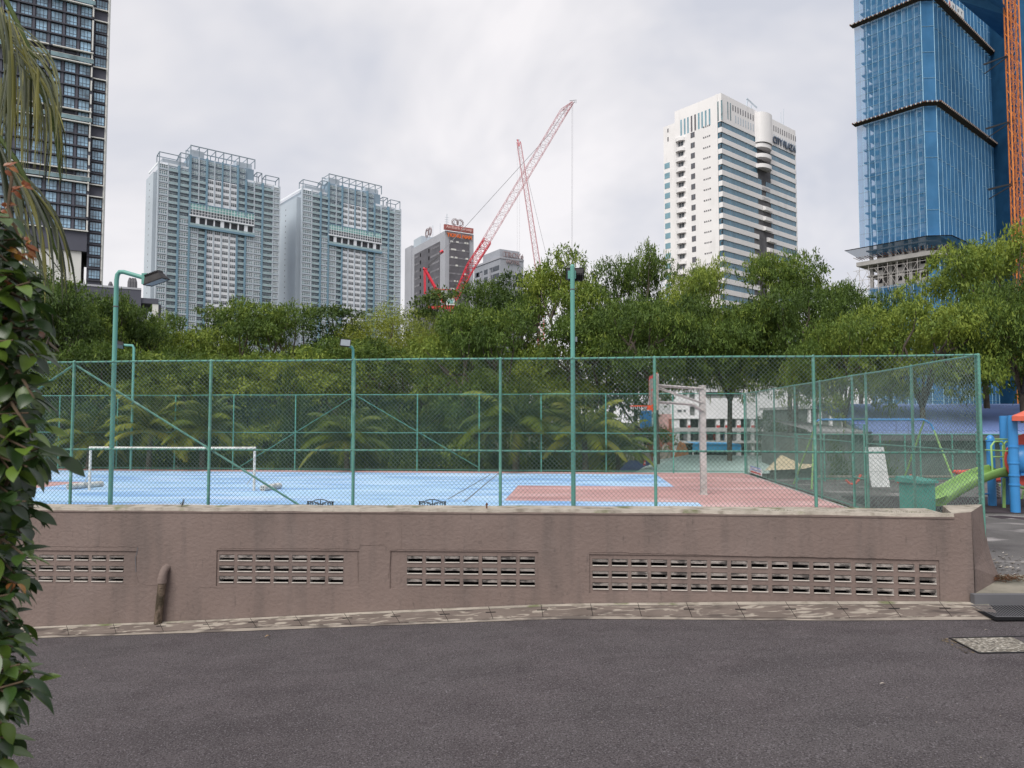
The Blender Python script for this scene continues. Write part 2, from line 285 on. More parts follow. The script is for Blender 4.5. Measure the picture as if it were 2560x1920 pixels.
#     # front fence, far fence, right fence, left end (court frame)
FH = 3.0
def cpoly(mb, pts, z, m): mb.add([C(s, t, z) for s, t in pts], [tuple(range(len(pts)))], m)
g = MB()
P = [C(LS, 11.5, 0), C(RSN-.02, 11.5, 0), C(RSF+.05, BT+.35, 0), C(LS, BT+.35, 0)]
g.add([p+Vector((0, 0, z)) for z in (-4.2, -.012) for p in P], [(4, 5, 6, 7), (0, 1, 5, 4), (1, 2, 6, 5), (2, 3, 7, 6), (3, 0, 4, 7)], 'concrete'); struct(g.build('court_base'))
K0, K1, KS, BS = 17.75, 21.85, -1.76, 2.95
g = MB()
for a in ([(LS, 11.5), (BS, 11.5), (BS, K0), (LS, K0)], [(LS, K1), (BS, K1), (BS, 26.75), (LS, 26.75)], [(-15.8, K0), (KS, K0), (KS, K1), (-15.8, K1)]): cpoly(g, a, 0, 'court_blue')
for a in ([(KS, K0), (rs(K0)-.12, K0), (rs(K1)-.12, K1), (KS, K1)], [(BS, 11.5), (rs(11.5)-.12, 11.5), (rs(K0)-.12, K0), (BS, K0)], [(BS, K1), (rs(K1)-.12, K1), (rs(26.75)-.12, 26.75), (BS, 26.75)], [(LS, 26.75), (rs(26.75)-.12, 26.75), (rs(BT)-.12, BT+.1), (LS, BT+.1)], [(LS, K0), (-15.8, K0), (-15.8, K1), (LS, K1)]): cpoly(g, a, 0, 'court_pink')
struct(g.build('sports_court'))
# two thin repair cracks across the blue
g = MB()
for (a, b) in (((1655-25, 1248), (1225, 1187)), ((1160, 1255), (1250, 1180))):
    p, q = atz(a[0] if a[0] < 1500 else 1120, a[1], .003), atz(b[0], b[1], .003); d = (q-p).normalized(); n = Vector((-d.y, d.x, 0))*.02
    g.quad(p-n, p+n, q+n, q-n, 'con_dark')
struct(g.build('court_cracks'))

# --- retaining wall: plan curve read from its top edge
ZL = .656
WP = [(-900, 1266.5), (150, 1268), (600, 1270.5), (1000, 1272), (1400, 1273.3), (1700, 1276), (2100, 1281), (2427, 1285.5)]
wx = []; wy = []
for px, py in WP:
    p = atz(px, py, ZL); wx.append(p.x); wy.append(p.y)
xs_f = np.linspace(wx[0], wx[-1], 200); cf = np.polyfit(wx[1:], wy[1:], 3)
def Yw(x): x = max(x, wx[0]); return float(np.polyval(cf, max(x, wx[1]-1.0)))
def xw(px, py=1400):          # x where this pixel column meets the wall front
    d = ray(px, py); x = 0.
    for _ in range(30): x = d.x/d.y*Yw(x)
    return x
XE = xw(2434, 1400); X0 = -14.
groups = [([(8+44.0*i, 8+44*i+36) for i in range(0, 7)], [(-.075, -.156), (-.237, -.318), (-.399, -.479)], (-5, 342, 1362, 1462)),
          ([(547+45.6*i, 547+45.6*i+37.5) for i in range(7)], [(-.05, -.147), (-.215, -.31), (-.37, -.473)], (541, 898, 1369, 1466)),
          ([(1017+47*i, 1017+47*i+38.5) for i in range(7)], [(-.05, -.155), (-.223, -.325), (-.394, -.492)], (975, 1346, 1372, 1474)),
          ([(1481+48.4*i+.17*i*i, 1481+48.4*i+.17*i*i+40.5+.12*i) for i in range(17)], [(-.075, -.18), (-.254, -.353), (-.424, -.528)], (1473, 2348, 1380, 1486))]
RW = thing('retaining_wall', 'long brown plastered retaining wall with rows of vent openings below the sports court', 'wall', (0, 10.8, -.9))
OFF = (0, 10.8, -.9)
xs = {X0, XE}; zs = {-1.75, ZL-.07}; panels = []; holes = []
for cols, rows, (a, b, c, d) in groups:
    xa, xb = xw(a), xw(b); za = rows[0][0]+.07; zb = rows[-1][1]-.05; panels.append((xa, xb, zb, za)); xs |= {xa, xb}; zs |= {za, zb}
    for (p, q) in cols:
        u, v = xw(p), xw(q); xs |= {u, v}
        for (zt, zb2) in rows: holes.append((u, v, zb2, zt)); zs |= {zt, zb2}
xs |= set(np.linspace(X0, XE, 40)); xs = sorted(xs); zs = sorted(zs)
def drop(L): 
    o = [L[0]]
    for q in L[1:]:
        if q-o[-1] > 1e-6: o.append(q)
    return o
xs, zs = drop(xs), drop(zs)
def wp(x, z, d): return (x, Yw(x)+d, z)
D = np.zeros((len(xs)-1, len(zs)-1)); G = -np.ones(D.shape, int)
for i in range(len(xs)-1):
    for j in range(len(zs)-1):
        mx_, mz = (xs[i]+xs[i+1])/2, (zs[j]+zs[j+1])/2
        for k, (a, b, c, d) in enumerate(panels):
            if a < mx_ < b and c < mz < d: D[i, j] = .018; G[i, j] = k
        for (a, b, c, d) in holes:
            if a < mx_ < b and c < mz < d: D[i, j] = .20
body = MB(); gr = [MB() for _ in panels]
for i in range(len(xs)-1):
    for j in range(len(zs)-1):
        d = D[i, j]; x0, x1, z0, z1 = xs[i], xs[i+1], zs[j], zs[j+1]; t = body if G[i, j] < 0 else gr[G[i, j]]
        t.quad(wp(x0, z0, d), wp(x1, z0, d), wp(x1, z1, d), wp(x0, z1, d), 'dark' if d > .1 else 'plaster')
        for (ii, jj, e) in ((i-1, j, 0), (i+1, j, 1), (i, j-1, 2), (i, j+1, 3)):
            if 0 <= ii < D.shape[0] and 0 <= jj < D.shape[1] and D[ii, jj] < d:
                q = D[ii, jj]; mm = ('dark' if e == 2 else 'vent_concrete') if d > .1 else 'plaster'  # opening floors painted dark for the slot's shade, other sides bare concrete
                if e < 2: X = x0 if e == 0 else x1; t.quad(wp(X, z0, q), wp(X, z0, d), wp(X, z1, d), wp(X, z1, q), mm)
                else: Z = z0 if e == 2 else z1; t.quad(wp(x0, Z, q), wp(x1, Z, q), wp(x1, Z, d), wp(x0, Z, d), mm)
for (a, b, c, d) in holes:       # sloping hood block in each opening
    k = [k for k, p in enumerate(panels) if p[0] < (a+b)/2 < p[1]][0]; t = gr[k]; h = d-c; e = .003; j = rnd.uniform(-.006, .006)
    A = [wp(a+e, d-.01, .024), wp(b-e, d-.01, .024), wp(b-e, c+h*.50+j, .045), wp(a+e, c+h*.50+j, .045), wp(a+e, d-.012, .18), wp(b-e, d-.012, .18), wp(b-e, c+h*.48+j, .18), wp(a+e, c+h*.48+j, .18)]
    t.add(A, [(0, 1, 2, 3), (3, 2, 6, 7), (0, 4, 5, 1), (0, 3, 7, 4), (1, 5, 6, 2)], 'vent_concrete')
    t.add([wp(a+e, c+.002, .004), wp(b-e, c+.002, .004), wp(b-e, c+.013, .004), wp(a+e, c+.013, .004), wp(a+e, c+.013, .03), wp(b-e, c+.013, .03)], [(0, 1, 2, 3), (3, 2, 5, 4)], 'vent_white')
body.build('wall_face', RW, OFF)
for t in gr: t.build('vent_grille', RW, OFF)
# coping ledge: front strip and back strip
cop = MB(); n = 60; xx = np.linspace(X0, XE-.24, n)
def wid(x): return float(np.interp(x, [-7, -3, 1, 4.5, 6.6], [.48, .52, .55, .66, .72]))
for i in range(n-1):
    a, b = xx[i], xx[i+1]
    za, zb = [ZL+.004*math.sin(q*3.1)+.003*math.sin(q*11) for q in (a, b)]
    cop.quad(wp(a, ZL-.07, -.012), wp(b, ZL-.07, -.012), wp(b, zb-.045, -.012), wp(a, za-.045, -.012), 'plaster')
    cop.quad(wp(a, za-.045, -.012), wp(b, zb-.045, -.012), wp(b, zb, 0), wp(a, za, 0), 'coping')
    cop.quad(wp(a, za, 0), wp(b, zb, 0), wp(b, zb, .1), wp(a, za, .1), 'coping')
    cop.quad(wp(a, za, .1), wp(b, zb, .1), wp(b, zb-.03, .12), wp(a, za-.03, .12), 'coping')
    cop.quad(wp(a, za-.03, .12), wp(b, zb-.03, .12), wp(b, zb-.01, wid(b)), wp(a, za-.01, wid(a)), 'coping')
    cop.quad(wp(a, za-.01, wid(a)), wp(b, zb-.01, wid(b)), wp(b, -.05, wid(b)), wp(a, -.05, wid(a)), 'coping')
cop.build('coping', RW, OFF)
# raised end block with the flared side face
e = MB(); xa = XE-.36; tf = Yw(XE)
f0 = at(2400, 1283, tf); 
zt = ZL+.035; yb = 11.0
A = [(xa+.12, Yw(xa)-.012, -1.7), (XE, tf-.012, -1.7), (XE-.02, tf-.012, zt), (xa+.1, Yw(xa)-.012, zt-.03)]
bx_ = ST(Vector((0, 0, 0)))
xb = XE+.72; xt = XE+.66
B = [(xa+.35, yb, -1.7), (xb+.0, yb+.0, -1.7), (xt, yb, zt+.02), (xa+.4, yb, zt)]
M1 = (XE+.66, yb, -.46); 
ml = (XE+.40, yb, .1)
e.add([A[0], A[1], A[2], A[3]], [(0, 1, 2, 3)], 'plaster')
e.add([A[3], A[2], B[2], B[3]], [(0, 1, 2, 3)], 'coping')
e.add([A[3], B[3], (B[3][0], B[3][1], ZL-.1), (A[3][0], A[3][1]+.02, ZL-.1)], [(0, 1, 2, 3)], 'coping')
s0 = [(XE, tf-.012, -1.7), (XE, tf-.012, -.1), (XE-.02, tf-.012, zt)]
s1 = [(XE+.95, yb+.08, -1.7), (XE+.93, yb+.08, -.42), (XE+.80, yb+.05, -.12), (XE+.71, yb, .12), (xt, yb, zt+.02)]
e.add([s0[0], s0[1], s0[2]]+s1, [(0, 3, 4, 1), (1, 4, 5), (1, 5, 6, 2), (2, 6, 7)], 'plaster')
e.add([B[3], B[2], s1[3], (B[0][0], yb, .1)], [(0, 1, 2, 3)], 'plaster')
e.build('end_block', RW, OFF)
# cracks and raised plaster seams as thin ridges
cr_ = MB()
def seam(pts, r=.005, m='plaster'):
    q = []
    for (px, py) in pts:
        x = xw(px, py); d = ray(px, py); k = Yw(x)/d.y; q.append((x, Yw(x)-.001, EYE+d.z*k))
    fine = []
    for a, b in zip(q[:-1], q[1:]):
        n_ = max(2, int(abs(a[0]-b[0])/.08+abs(a[2]-b[2])/.08))
        for i in range(n_): t = i/n_; fine.append((a[0]+(b[0]-a[0])*t+rnd.uniform(-.004, .004), a[1]+(b[1]-a[1])*t, a[2]+(b[2]-a[2])*t+rnd.uniform(-.006, .006)))
    cr_.path(fine+[q[-1]], r, m, 4)
seam([(120, 1365), (250, 1366), (345, 1366)], .006); seam([(345, 1368), (339, 1395), (340, 1430)], .006, 'con_dark'); seam([(340, 1432), (345, 1455), (370, 1463), (405, 1462)], .004)
seam([(500, 1467), (560, 1470)], .004); seam([(548, 1370), (700, 1371), (898, 1371), (900, 1362), (960, 1361), (976, 1376)], .006); seam([(976, 1376), (974, 1410), (970, 1445)], .006); seam([(976, 1373), (1150, 1374), (1340, 1376)], .006); seam([(1003, 1305), (1004, 1370)], .004); seam([(1472, 1379), (1700, 1385), (1900, 1390), (2120, 1394), (2300, 1399)], .005)
seam([(893, 1380), (894, 1450)], .003)
cr_.build('plaster_seams', RW, OFF)
# drain pipe on the wall
pp = thing('drain_pipe', 'mossy elbow drain pipe running down the brown wall to the gutter', 'pipe', tuple(at(412, 1550, 10.85)))
x = xw(412); yv = Yw(x); z0 = 2-(1550-1050)/F*yv
q = MB(); q.tube((x-.045, yv-.08, z0+.02), (x+.01, yv-.085, -.44), .058, 'pipe_mossy', 14); q.build('pipe', pp, tuple(pp.location), smooth=True)
q = MB(); q.path([(x+.008, yv-.085, -.46), (x+.01, yv-.085, -.40), (x+.014, yv-.08, -.36), (x+.02, yv-.06, -.30), (x+.03, yv-.03, -.26), (x+.04, yv+.02, -.245)], [.07, .07, .062, .062, .06, .055], 'plaster', 14); q.build('elbow', pp, tuple(pp.location), smooth=True)

# --- drain cover slabs, kerb lip, road
GB = [(-900, 1590, -1.45), (130, 1556, 0), (600, 1538, 0), (1000, 1518, 0), (1400, 1502, 0), (1700, 1499, 0), (2100, 1496, 0), (2420, 1497, 0), (2700, 1500, 0), (3600, 1500, 0)]
gx = [-14.]; gz = [-1.55]
for px, py, _ in GB[1:8]:
    x = xw(px, py); gx.append(x); gz.append(2-(py-1050)/F*Yw(x)*1.0)
gx += [8.5, 14.]; gz += [-.56, -.55]
def zg(x): return float(np.interp(x, gx, gz))
def yg(x): return Yw(min(x, XE))+.0 if x < XE else tf-.02+(x-XE)*-.04       # back of gutter
RE = [(130, 1594, .05), (600, 1578, .05), (1000, 1562.5, .05), (1400, 1547.5, .05), (1700, 1549, .05), (2100, 1552, .05), (2560, 1551.5, .06)]
rx = []; ry = []
for px, py, dz in RE:
    x = 0
    for _ in range(20):
        z = zg(x)-dz; p = atz(px, py, z); x = p.x
    rx.append(p.x); ry.append(p.y)
rx = [-14.]+rx+[14.]; ry = [ry[0]+.5]+ry+[ry[-1]-.25]
def yr(x): return float(np.interp(x, rx, ry))
def zr(x, y): return zg(x)-.05+max(0, yr(x)-y)*.055-.004*max(0, yr(x)-y-3)**1.5
road = MB(); nx, ny = 70, 30; X = np.linspace(-14, 14, nx)
V = []
for i in range(nx):
    for j in range(ny): t = j/(ny-1); y = yr(X[i])*(1-t)+(-7)*t; V.append((X[i], y, zr(X[i], y)))
road.add(V, [(i*ny+j, i*ny+j+1, (i+1)*ny+j+1, (i+1)*ny+j) for i in range(nx-1) for j in range(ny-1)], 'asphalt')
struct(road.build('road', smooth=True))
lip = MB()
for i in range(nx*2-1):
    a, b = -14+28*i/(nx*2-1), -14+28*(i+1)/(nx*2-1); wv = lambda x: .085+.03*math.sin(x*1.3)+.012*math.sin(x*9)
    lip.quad((a, yr(a)-.02, zr(a, yr(a))+.008), (b, yr(b)-.02, zr(b, yr(b))+.008), (b, yr(b)+wv(b), zg(b)-.04), (a, yr(a)+wv(a), zg(a)-.04), 'kerb_lip')
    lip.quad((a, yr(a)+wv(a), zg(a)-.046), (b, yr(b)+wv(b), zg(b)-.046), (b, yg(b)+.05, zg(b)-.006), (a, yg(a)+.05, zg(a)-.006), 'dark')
struct(lip.build('kerb', smooth=False))
jp = [-640, -520, -400, -282, -164, -46, 72, 190, 306, 420, 534, 645, 757, 878, 996, 1116, 1228, 1353, 1474, 1590, 1709, 1832, 1952, 2078, 2204, 2329]
jx = [xw(p, 1530) for p in jp]
bend = lambda x: float(np.interp(x, [-7, -1.5, .5, 6], [.35, .25, 0, -.25]))
for i in range(len(jx)):
    a = jx[i]; b = jx[i+1] if i+1 < len(jx) else XE+.05
    if a < X0: continue
    s = MB(); g_ = .004; cx, cy = (a+b)/2, (yr((a+b)/2)+yg((a+b)/2))/2; oz = zg(cx)
    def pt(x, t, dz=0):
        xx_ = x+bend(x)*(t-.5)*-.8; f_ = yr(xx_)+.1+.03*math.sin(xx_*1.3); bk = yg(xx_)-.012; return (xx_, f_+(bk-f_)*t, zg(xx_)-.034+.036*t+dz)
    T = [0, .5, .78, .80, 1]
    V = []
    for x in (a+g_, b-g_):
        for t in T: V.append(pt(x, t, rnd.uniform(0, .002)))
    s.add(V, [(k, 5+k, 6+k, k+1) for k in range(2)], 'drain_slab'); s.add(V, [(2, 7, 8, 3)], 'dark'); s.add(V, [(3, 8, 9, 4)], 'coping')
    s.add([pt(a+g_, 0), pt(b-g_, 0), pt(b-g_, 0, -.04), pt(a+g_, 0, -.04)], [(3, 2, 1, 0)], 'drain_slab')
    s.add([pt(b-g_, .3, .004), pt(b-g_-.07, .47, .004), pt(b-g_-.07, .53, .004), pt(b-g_, .53, .004), pt(b-g_, .47, .004)], [(1, 4, 3, 2)], 'dark')
    s.add([pt(a+g_, .47, .004), pt(a+g_+.07, .47, .004), pt(a+g_+.07, .53, .004), pt(a+g_, .53, .004)], [(0, 1, 2, 3)], 'dark')
    o = s.build('drain_cover', off=(cx, cy, oz)); tag(o, 'worn concrete drain cover slab laid along the foot of the brown wall', 'drain cover', 'drain cover slabs along the wall')
# --- playground ground east of the court
pg = MB()
def zp(x, y): 
    t = min(1, max(0, (y-11.)/4.2)); t = t*t*(3-2*t); return -.46+.46*t
def xl(y): return XE+.02+(y-tf)*.72/(yb-tf) if y < yb else max(XE+.3, (SA+SD*((y-SA.y)/SD.y)).x+.03)
ny = 60; nx = 20; V = []
for j in range(ny):
    y = tf+.02+(j/(ny-1))**1.6*(24.3-tf)
    for i in range(nx): x = xl(y)+(42-xl(y))*(i/(nx-1))**1.5; V.append((x, y, zp(x, y)+.006*math.sin(x*3+y*2)))
pg.add(V, [(j*nx+i, j*nx+i+1, (j+1)*nx+i+1, (j+1)*nx+i) for j in range(ny-1) for i in range(nx-1)], 'play_ground'); struct(pg.build('playground_ground', smooth=True))
ap = MB(); A0 = xl(tf)
ap.add([(XE-.02, tf-.02, -.452), (XE+2.6, tf-.12, -.452), (XE+2.9, yb+.35, -.43), (XE+1.05, yb+.3, -.425), (XE+.72, yb-.1, -.445)], [(0, 1, 2, 3, 4)], 'apron')
ap.box(XE-.08, tf-.12, -1.0, 14, tf-.025, -.448, 'con_dark'); struct(ap.build('apron'))
pm = MB(); P = [atz(2468, 1313, -.18), atz(2500, 1308, -.15), atz(2640, 1316, -.15), atz(2640, 1335, -.2)]
pm.add([(p.x, p.y, zp(p.x, p.y)+.012) for p in P], [(3, 2, 1, 0)], 'play_mat'); pm.add([(8.0, 15.6, .012), (12, 15.2, .012), (13, 18.5, .012), (8.6, 18.8, .012)], [(0, 1, 2, 3)], 'play_mat'); struct(pm.build('rubber_mat_patch'))
# ================================================================ road and ledge details
def zroad(x, y): return zr(x, y)
# steel drain grate at the right end of the gutter
P = [atz(2428, 1514, -.56), atz(2760, 1514, -.56), atz(2760, 1543, -.56), atz(2490, 1543, -.56)]
gt = thing('drain_grate', 'dark steel bar grating over the gutter beside the wall end', 'grate', (P[0].x, P[0].y, -.62)); gl = tuple(gt.location)
m = MB(); m.add([(p.x, p.y, -.60) for p in P], [(3, 2, 1, 0)], 'dark'); m.build('grate_well', gt, gl)
m = MB()
for i in range(40):
    t = i/39; a = P[0].lerp(P[1], t); b = P[3].lerp(P[2], t); d = Vector((.007, 0, 0)); m.add([a-d+Vector((0, 0, .01)), a+d+Vector((0, 0, .01)), b+d+Vector((0, 0, .01)), b-d+Vector((0, 0, .01))], [(0, 3, 2, 1)], 'con_dark')
m.build('grate_bars', gt, gl)
m = MB()
for a, b in ((P[0], P[1]), (P[3], P[2]), (P[0], P[3])): m.path([a+Vector((0, 0, .008)), b+Vector((0, 0, .008))], .006, 'con_dark', 4)
m.build('grate_frame', gt, gl)
# access cover set in the road
x0, y0 = atz(2375, 1590, -.7).x, 0
zc = zr(6.2, 8.6); P = [atz(2374, 1591, zc), atz(2800, 1589, zc), atz(2800, 1640, zc), atz(2448, 1636, zc)]
ac = thing('access_cover', 'pebbly concrete access cover in a dark steel frame set in the asphalt', 'manhole cover', (P[0].x, P[0].y, zc)); al = tuple(ac.location)
mat('pebble', (.21, .19, .16), .9, .2, 3, 1.2, 90, .2); layer('pebble', (.55, .52, .46), 26, .5, .6, amt=.9); layer('pebble', (.05, .05, .05), 22, .56, .64, amt=.9, seed=4)
m = MB(); m.add([(p.x, p.y, zr(p.x, p.y)+.006) for p in P], [(3, 2, 1, 0)], 'pebble'); m.build('cover_slab', ac, al)
m = MB(); Q = [Vector((p.x, p.y, zr(p.x, p.y)+.006)) for p in P]
for a, b in ((0, 1), (3, 2), (0, 3)): m.path([Q[a], Q[b]], .012, 'iron_black', 4)
m.build('cover_frame', ac, al)
m = MB()
for i in range(90):
    t = rnd.random(); p = Q[0].lerp(Q[3], t)+Vector((rnd.uniform(-.14, -.02), rnd.uniform(-.02, .03), 0)); z = zr(p.x, p.y); r = rnd.uniform(.008, .02); a = rnd.random()*3
    m.add([(p.x+r*math.cos(a+k*2.1), p.y+r*math.sin(a+k*2.1), z+.004+.006*(k == 1)) for k in range(3)], [(0, 1, 2)], 'leaf_dry' if rnd.random() < .6 else 'kerb_lip')
o = stuff(m.build('leaf_litter', off=tuple(Q[0]))); tag(o, 'dry crumbs of soil and leaf along the edge of the access cover', 'leaf litter')
# pebbles and small specks on the asphalt
m = MB()
for i in range(420):
    x = rnd.uniform(-6, 7); y = rnd.uniform(3.6, 9.6)
    if y > yr(x)-.05: continue
    z = zr(x, y); r = rnd.uniform(.003, .009); a = rnd.random()*3
    m.add([(x+r*math.cos(a), y+r*math.sin(a), z+.002), (x+r*math.cos(a+2.1), y+r*math.sin(a+2.1), z+.002), (x+r*math.cos(a+4.2), y+r*math.sin(a+4.2), z+.002), (x, y, z+r)], [(0, 1, 3), (1, 2, 3), (2, 0, 3)], 'kerb_lip')
o = stuff(m.build('grit')); tag(o, 'pale grit scattered over the dark asphalt road', 'grit')
def leaf_on(px, py, L, mt, lab, cat='leaf', ang=.9, name='fallen_leaf'):
    x, y = 0, 9.
    for _ in range(8): p = atz(px, py, zr(x, y)+.01); x, y = p.x, p.y
    z = zr(x, y)+.012; m = MB(); vs = []; c, s = math.cos(ang), math.sin(ang)
    for i in range(7):
        t = i/6; w_ = .32*L*math.sin(math.pi*min(1, t*1.02))**.8; h = .22*L*math.sin(math.pi*t)
        for k in (-1, 0, 1): u = (t-.5)*L; v = k*w_*.5; vs.append((x+u*c-v*s, y+u*s+v*c, z+h+(.02*L if k == 0 else .1*L)))
    m.add(vs, [(i*3+k, i*3+k+1, i*3+k+4, i*3+k+3) for i in range(6) for k in range(2)], mt); return tag(m.build(name, off=(x, y, z), smooth=True), lab, cat)
leaf_on(669, 1593, .085, 'straw', 'curled dry leaf lying on the asphalt below the second vent group')
leaf_on(2207, 1712, .06, 'coping', 'pale flat leaf scrap on the open asphalt at right', ang=0.)
leaf_on(2465, 1576, .04, 'coping', 'small whitish leaf scrap on the asphalt above the access cover', ang=.2)
# brown heap of twigs and litter at the foot of the wall end
m = MB(); c = atz(2510, 1450, -.42)
for i in range(260):
    p = c+Vector((rnd.gauss(0, .17), rnd.gauss(0, .07), rnd.uniform(0, .06))); a = rnd.random()*6.3; l = rnd.uniform(.02, .07)
    m.path([p, p+Vector((l*math.cos(a), l*math.sin(a), rnd.uniform(-.01, .03)))], .004, 'twig' if rnd.random() < .6 else 'rust', 3)
o = stuff(m.build('twig_litter', off=tuple(c))); tag(o, 'heap of reddish brown twigs and seed litter beside the wall end', 'twigs')
m = MB()
for i in range(160):
    p = atz(rnd.uniform(2470, 2640), 1412+rnd.gauss(0, 9), -.40); r = rnd.uniform(.015, .05); a = rnd.random()*3; p.z = zp(p.x, p.y)+.006
    m.add([p+Vector((r*math.cos(a+k*2.1), .6*r*math.sin(a+k*2.1), .01*k)) for k in range(3)], [(0, 1, 2)], 'vent_white' if rnd.random() < .5 else 'coping')
o = stuff(m.build('paper_scraps', off=tuple(p))); tag(o, 'white scraps and pale dead leaves strewn across the concrete slope', 'debris')
# weeds and moss on the ledge
m = MB()
for i in range(900):
    px = rnd.choice([rnd.gauss(2150, 70), rnd.gauss(1990, 40), rnd.gauss(2330, 40), rnd.uniform(200, 2390)]); x = xw(max(150, min(2395, px)), 1268)
    if i % 3 and px < 1900: continue
    y = Yw(x)+rnd.uniform(.15, .5); h = rnd.uniform(.008, .028); a = rnd.random()*6
    m.add([(x, y, ZL-.03), (x+.006, y, ZL-.03), (x+.012*math.cos(a), y+.012*math.sin(a), ZL-.03+h)], [(0, 1, 2)], 'leaf_shrub' if px > 1800 else 'straw')
me = m.build('moss_tufts', off=(0, 10.9, ZL)); tag(stuff(me), 'thin moss and dry grass tufts growing on the wall ledge', 'moss')
def weed(px, label):
    x = xw(px, 1262); y = Yw(x)+.3; t = thing('weed_plant', label, 'weed', (x, y, ZL-.02)); m = MB(); st = MB()
    for i in range(6):
        a = rnd.random()*6.3; hh = rnd.uniform(.06, .14); tip = Vector((.05*math.cos(a), .04*math.sin(a), hh)); st.path([(0, 0, 0), tip*.5+Vector((0, 0, .01)), tip], .0025, 'twig', 4)
        for k in range(7):
            b = tip*(.3+.1*k); c = rnd.random()*6.3; d = Vector((math.cos(c), math.sin(c), .5))*.03; n = Vector((-math.sin(c), math.cos(c), 0))*.007
            m.add([b, b+d*.5+n, b+d, b+d*.5-n], [(0, 1, 2, 3)], 'leaf_shrub')
    m.build('leaves', t); st.build('stem', t)
weed(432, 'little grey green weed sprouting from the wall ledge near its left end')
x = xw(1215, 1262); t = thing('rusty_bolt', 'short rusty anchor bolt standing on the wall ledge', 'bolt', (x, Yw(x)+.3, ZL-.03))
m = MB(); m.lathe((0, 0, 0), [(.012, 0), (.012, .05), (.02, .055), (.02, .07), (.011, .072), (.011, .09)], 'rust', 10); m.build('shank', t, smooth=True)

# ================================================================ fences
def wires(mb, L, H, pitch, r, m, z0=0., y=0.):       # chain link: two families of straight wires clipped to the panel
    h = H-z0; n = int((L+h)/pitch)+1
    for fam in (1, -1):
        for i in range(n):
            a = i*pitch-h if fam > 0 else i*pitch
            # line: x = a + (z-z0)*fam
            if fam > 0: zA = max(0, -a); zB = min(h, L-a)
            else: zA = max(0, a-L); zB = min(h, a)
            if zB-zA < .02: continue
            p = (a+fam*zA, y+.002*fam, z0+zA); q = (a+fam*zB, y+.002*fam, z0+zB)
            mb.path([p, q], r, m, 3, cap=False)
def fence(name, label, O, rz, L, H, posts, mid=.5, pitch=.072, wr=.0022, bottom=True, braces=(), wm='link_wire', pr=.026, rr=.017, tm='teal', hole=None, z0=.04, midcut=None):
    t = thing(name, label, 'fence', (O.x, O.y, O.z), rz)
    for u in posts:
        m = MB(); m.tube((u, 0, -.1), (u, 0, H), pr, tm, 10); m.lathe((u, 0, H), [(pr, 0), (pr*.8, .02), (0.004, .03)], tm, 10); m.build('post', t, smooth=True)
    def rail(nm, z, a=0, b=L, r=rr):
        m = MB(); K = max(2, int((b-a)/1.2)); m.path([(a+(b-a)*i/K, 0, z+.006*math.sin(i*1.7)) for i in range(K+1)], r, tm, 8); m.build(nm, t, smooth=True)
    rail('top_rail', H)
    for (a, b) in (midcut or [(0, L)]): rail('mid_rail', H*mid, a, b)
    if bottom: rail('bottom_rail', .06, r=rr*.8)
    for (ua, za, ub, zb) in braces: m = MB(); m.tube((ua, .03, za), (ub, .03, zb), rr, tm, 8); m.build('brace', t, smooth=True)
    m = MB()
    if hole:
        for (a, b, c, d) in hole: mm = MB(); mm.M = Matrix.Translation((a, 0, 0)); wires(mm, b-a, d, pitch, wr, wm, c, .02); m.put(mm, Matrix.Identity(4))
    else: wires(m, L, H, pitch, wr, wm, z0, -.02)
    for z in np.linspace(H*.2, H*.8, 4): m.path([(0, .0, z), (L, .0, z)], wr*.9, wm, 3, cap=False)
    # tie wires round the rails
    for z in (H, H*mid):
        if L < 40:
            n = int(L/.14)
            for i in range(n): u = (i+.5)*.14; m.path([(u-.02, -.02, z-.022), (u, -.024, z), (u+.02, -.02, z+.022)], .004, 'con_dark' if tm == 'teal' else wm, 3, cap=False)
    m.build('chain_link', t); return t
fs = [att(px, 1000, FT)[0] for px in (-200, 183, 526, 885, 1251, 1637, 2035, 2449)]; S0 = LS+8.8
p0 = [S0, fs[0]]+fs[1:]; Lf = fs[-1]-S0
b = lambda px, py: (att(px, py, FT)[0]-S0, att(px, py, FT)[1])
br = []
for (a, c) in (((187, 913), (738, 1258)), ((180, 913), (-130, 1120))): A, B = b(*a), b(*c); k = (B[1]-.0)/(A[1]-B[1]); br.append((A[0], A[1], B[0]+(B[0]-A[0])*k*.95, .03))
fence('chain_link_fence', 'tall teal chain link fence along the near side of the sports court', C(S0, FT), -PHI, Lf, FH, [q-S0 for q in p0], braces=br, bottom=False, pitch=.0725, wr=.0028)
fp = [att(px, 1100, BT)[0] for px in (-760, -600, -450, -300, -150, 0, 147, 292, 437, 583, 738, 883, 1043, 1198, 1353, 1515, 1683, 1862)]; S1 = fp[0]
b = lambda px, py: (att(px, py, BT)[0]-S1, att(px, py, BT)[1])
br = [b(882, 992)+b(600, 1166), b(892, 990)+b(1198, 1170)]
fence('chain_link_fence', 'thin teal chain link fence along the far side of the court below the trees', C(S1, BT), -PHI, fp[-1]-S1, FH, [q-S1 for q in fp], braces=br, pitch=.085, wr=.0024, wm='link_green', tm='teal_thin')
sp = [sidef(px, 1000)[0] for px in (2280, 2165, 2131, 2050, 1987, 1935, 1891)]
Ls = (SB-SA).length; tp = [.06]+sp+[Ls]
g0, g1 = min(sp[1:3]), max(sp[1:3]); GH = 2.02
fence('chain_link_fence', 'green chain link fence with a gate receding along the right end of the court', SA, SRZ, Ls, FH, sorted(tp), pitch=.085, wr=.0026, wm='link_wire', tm='teal',
      hole=[(0, g0, .04, FH), (g0, g1, GH, FH), (g1, Ls, .04, FH)], midcut=[(0, g0), (g1, Ls)])
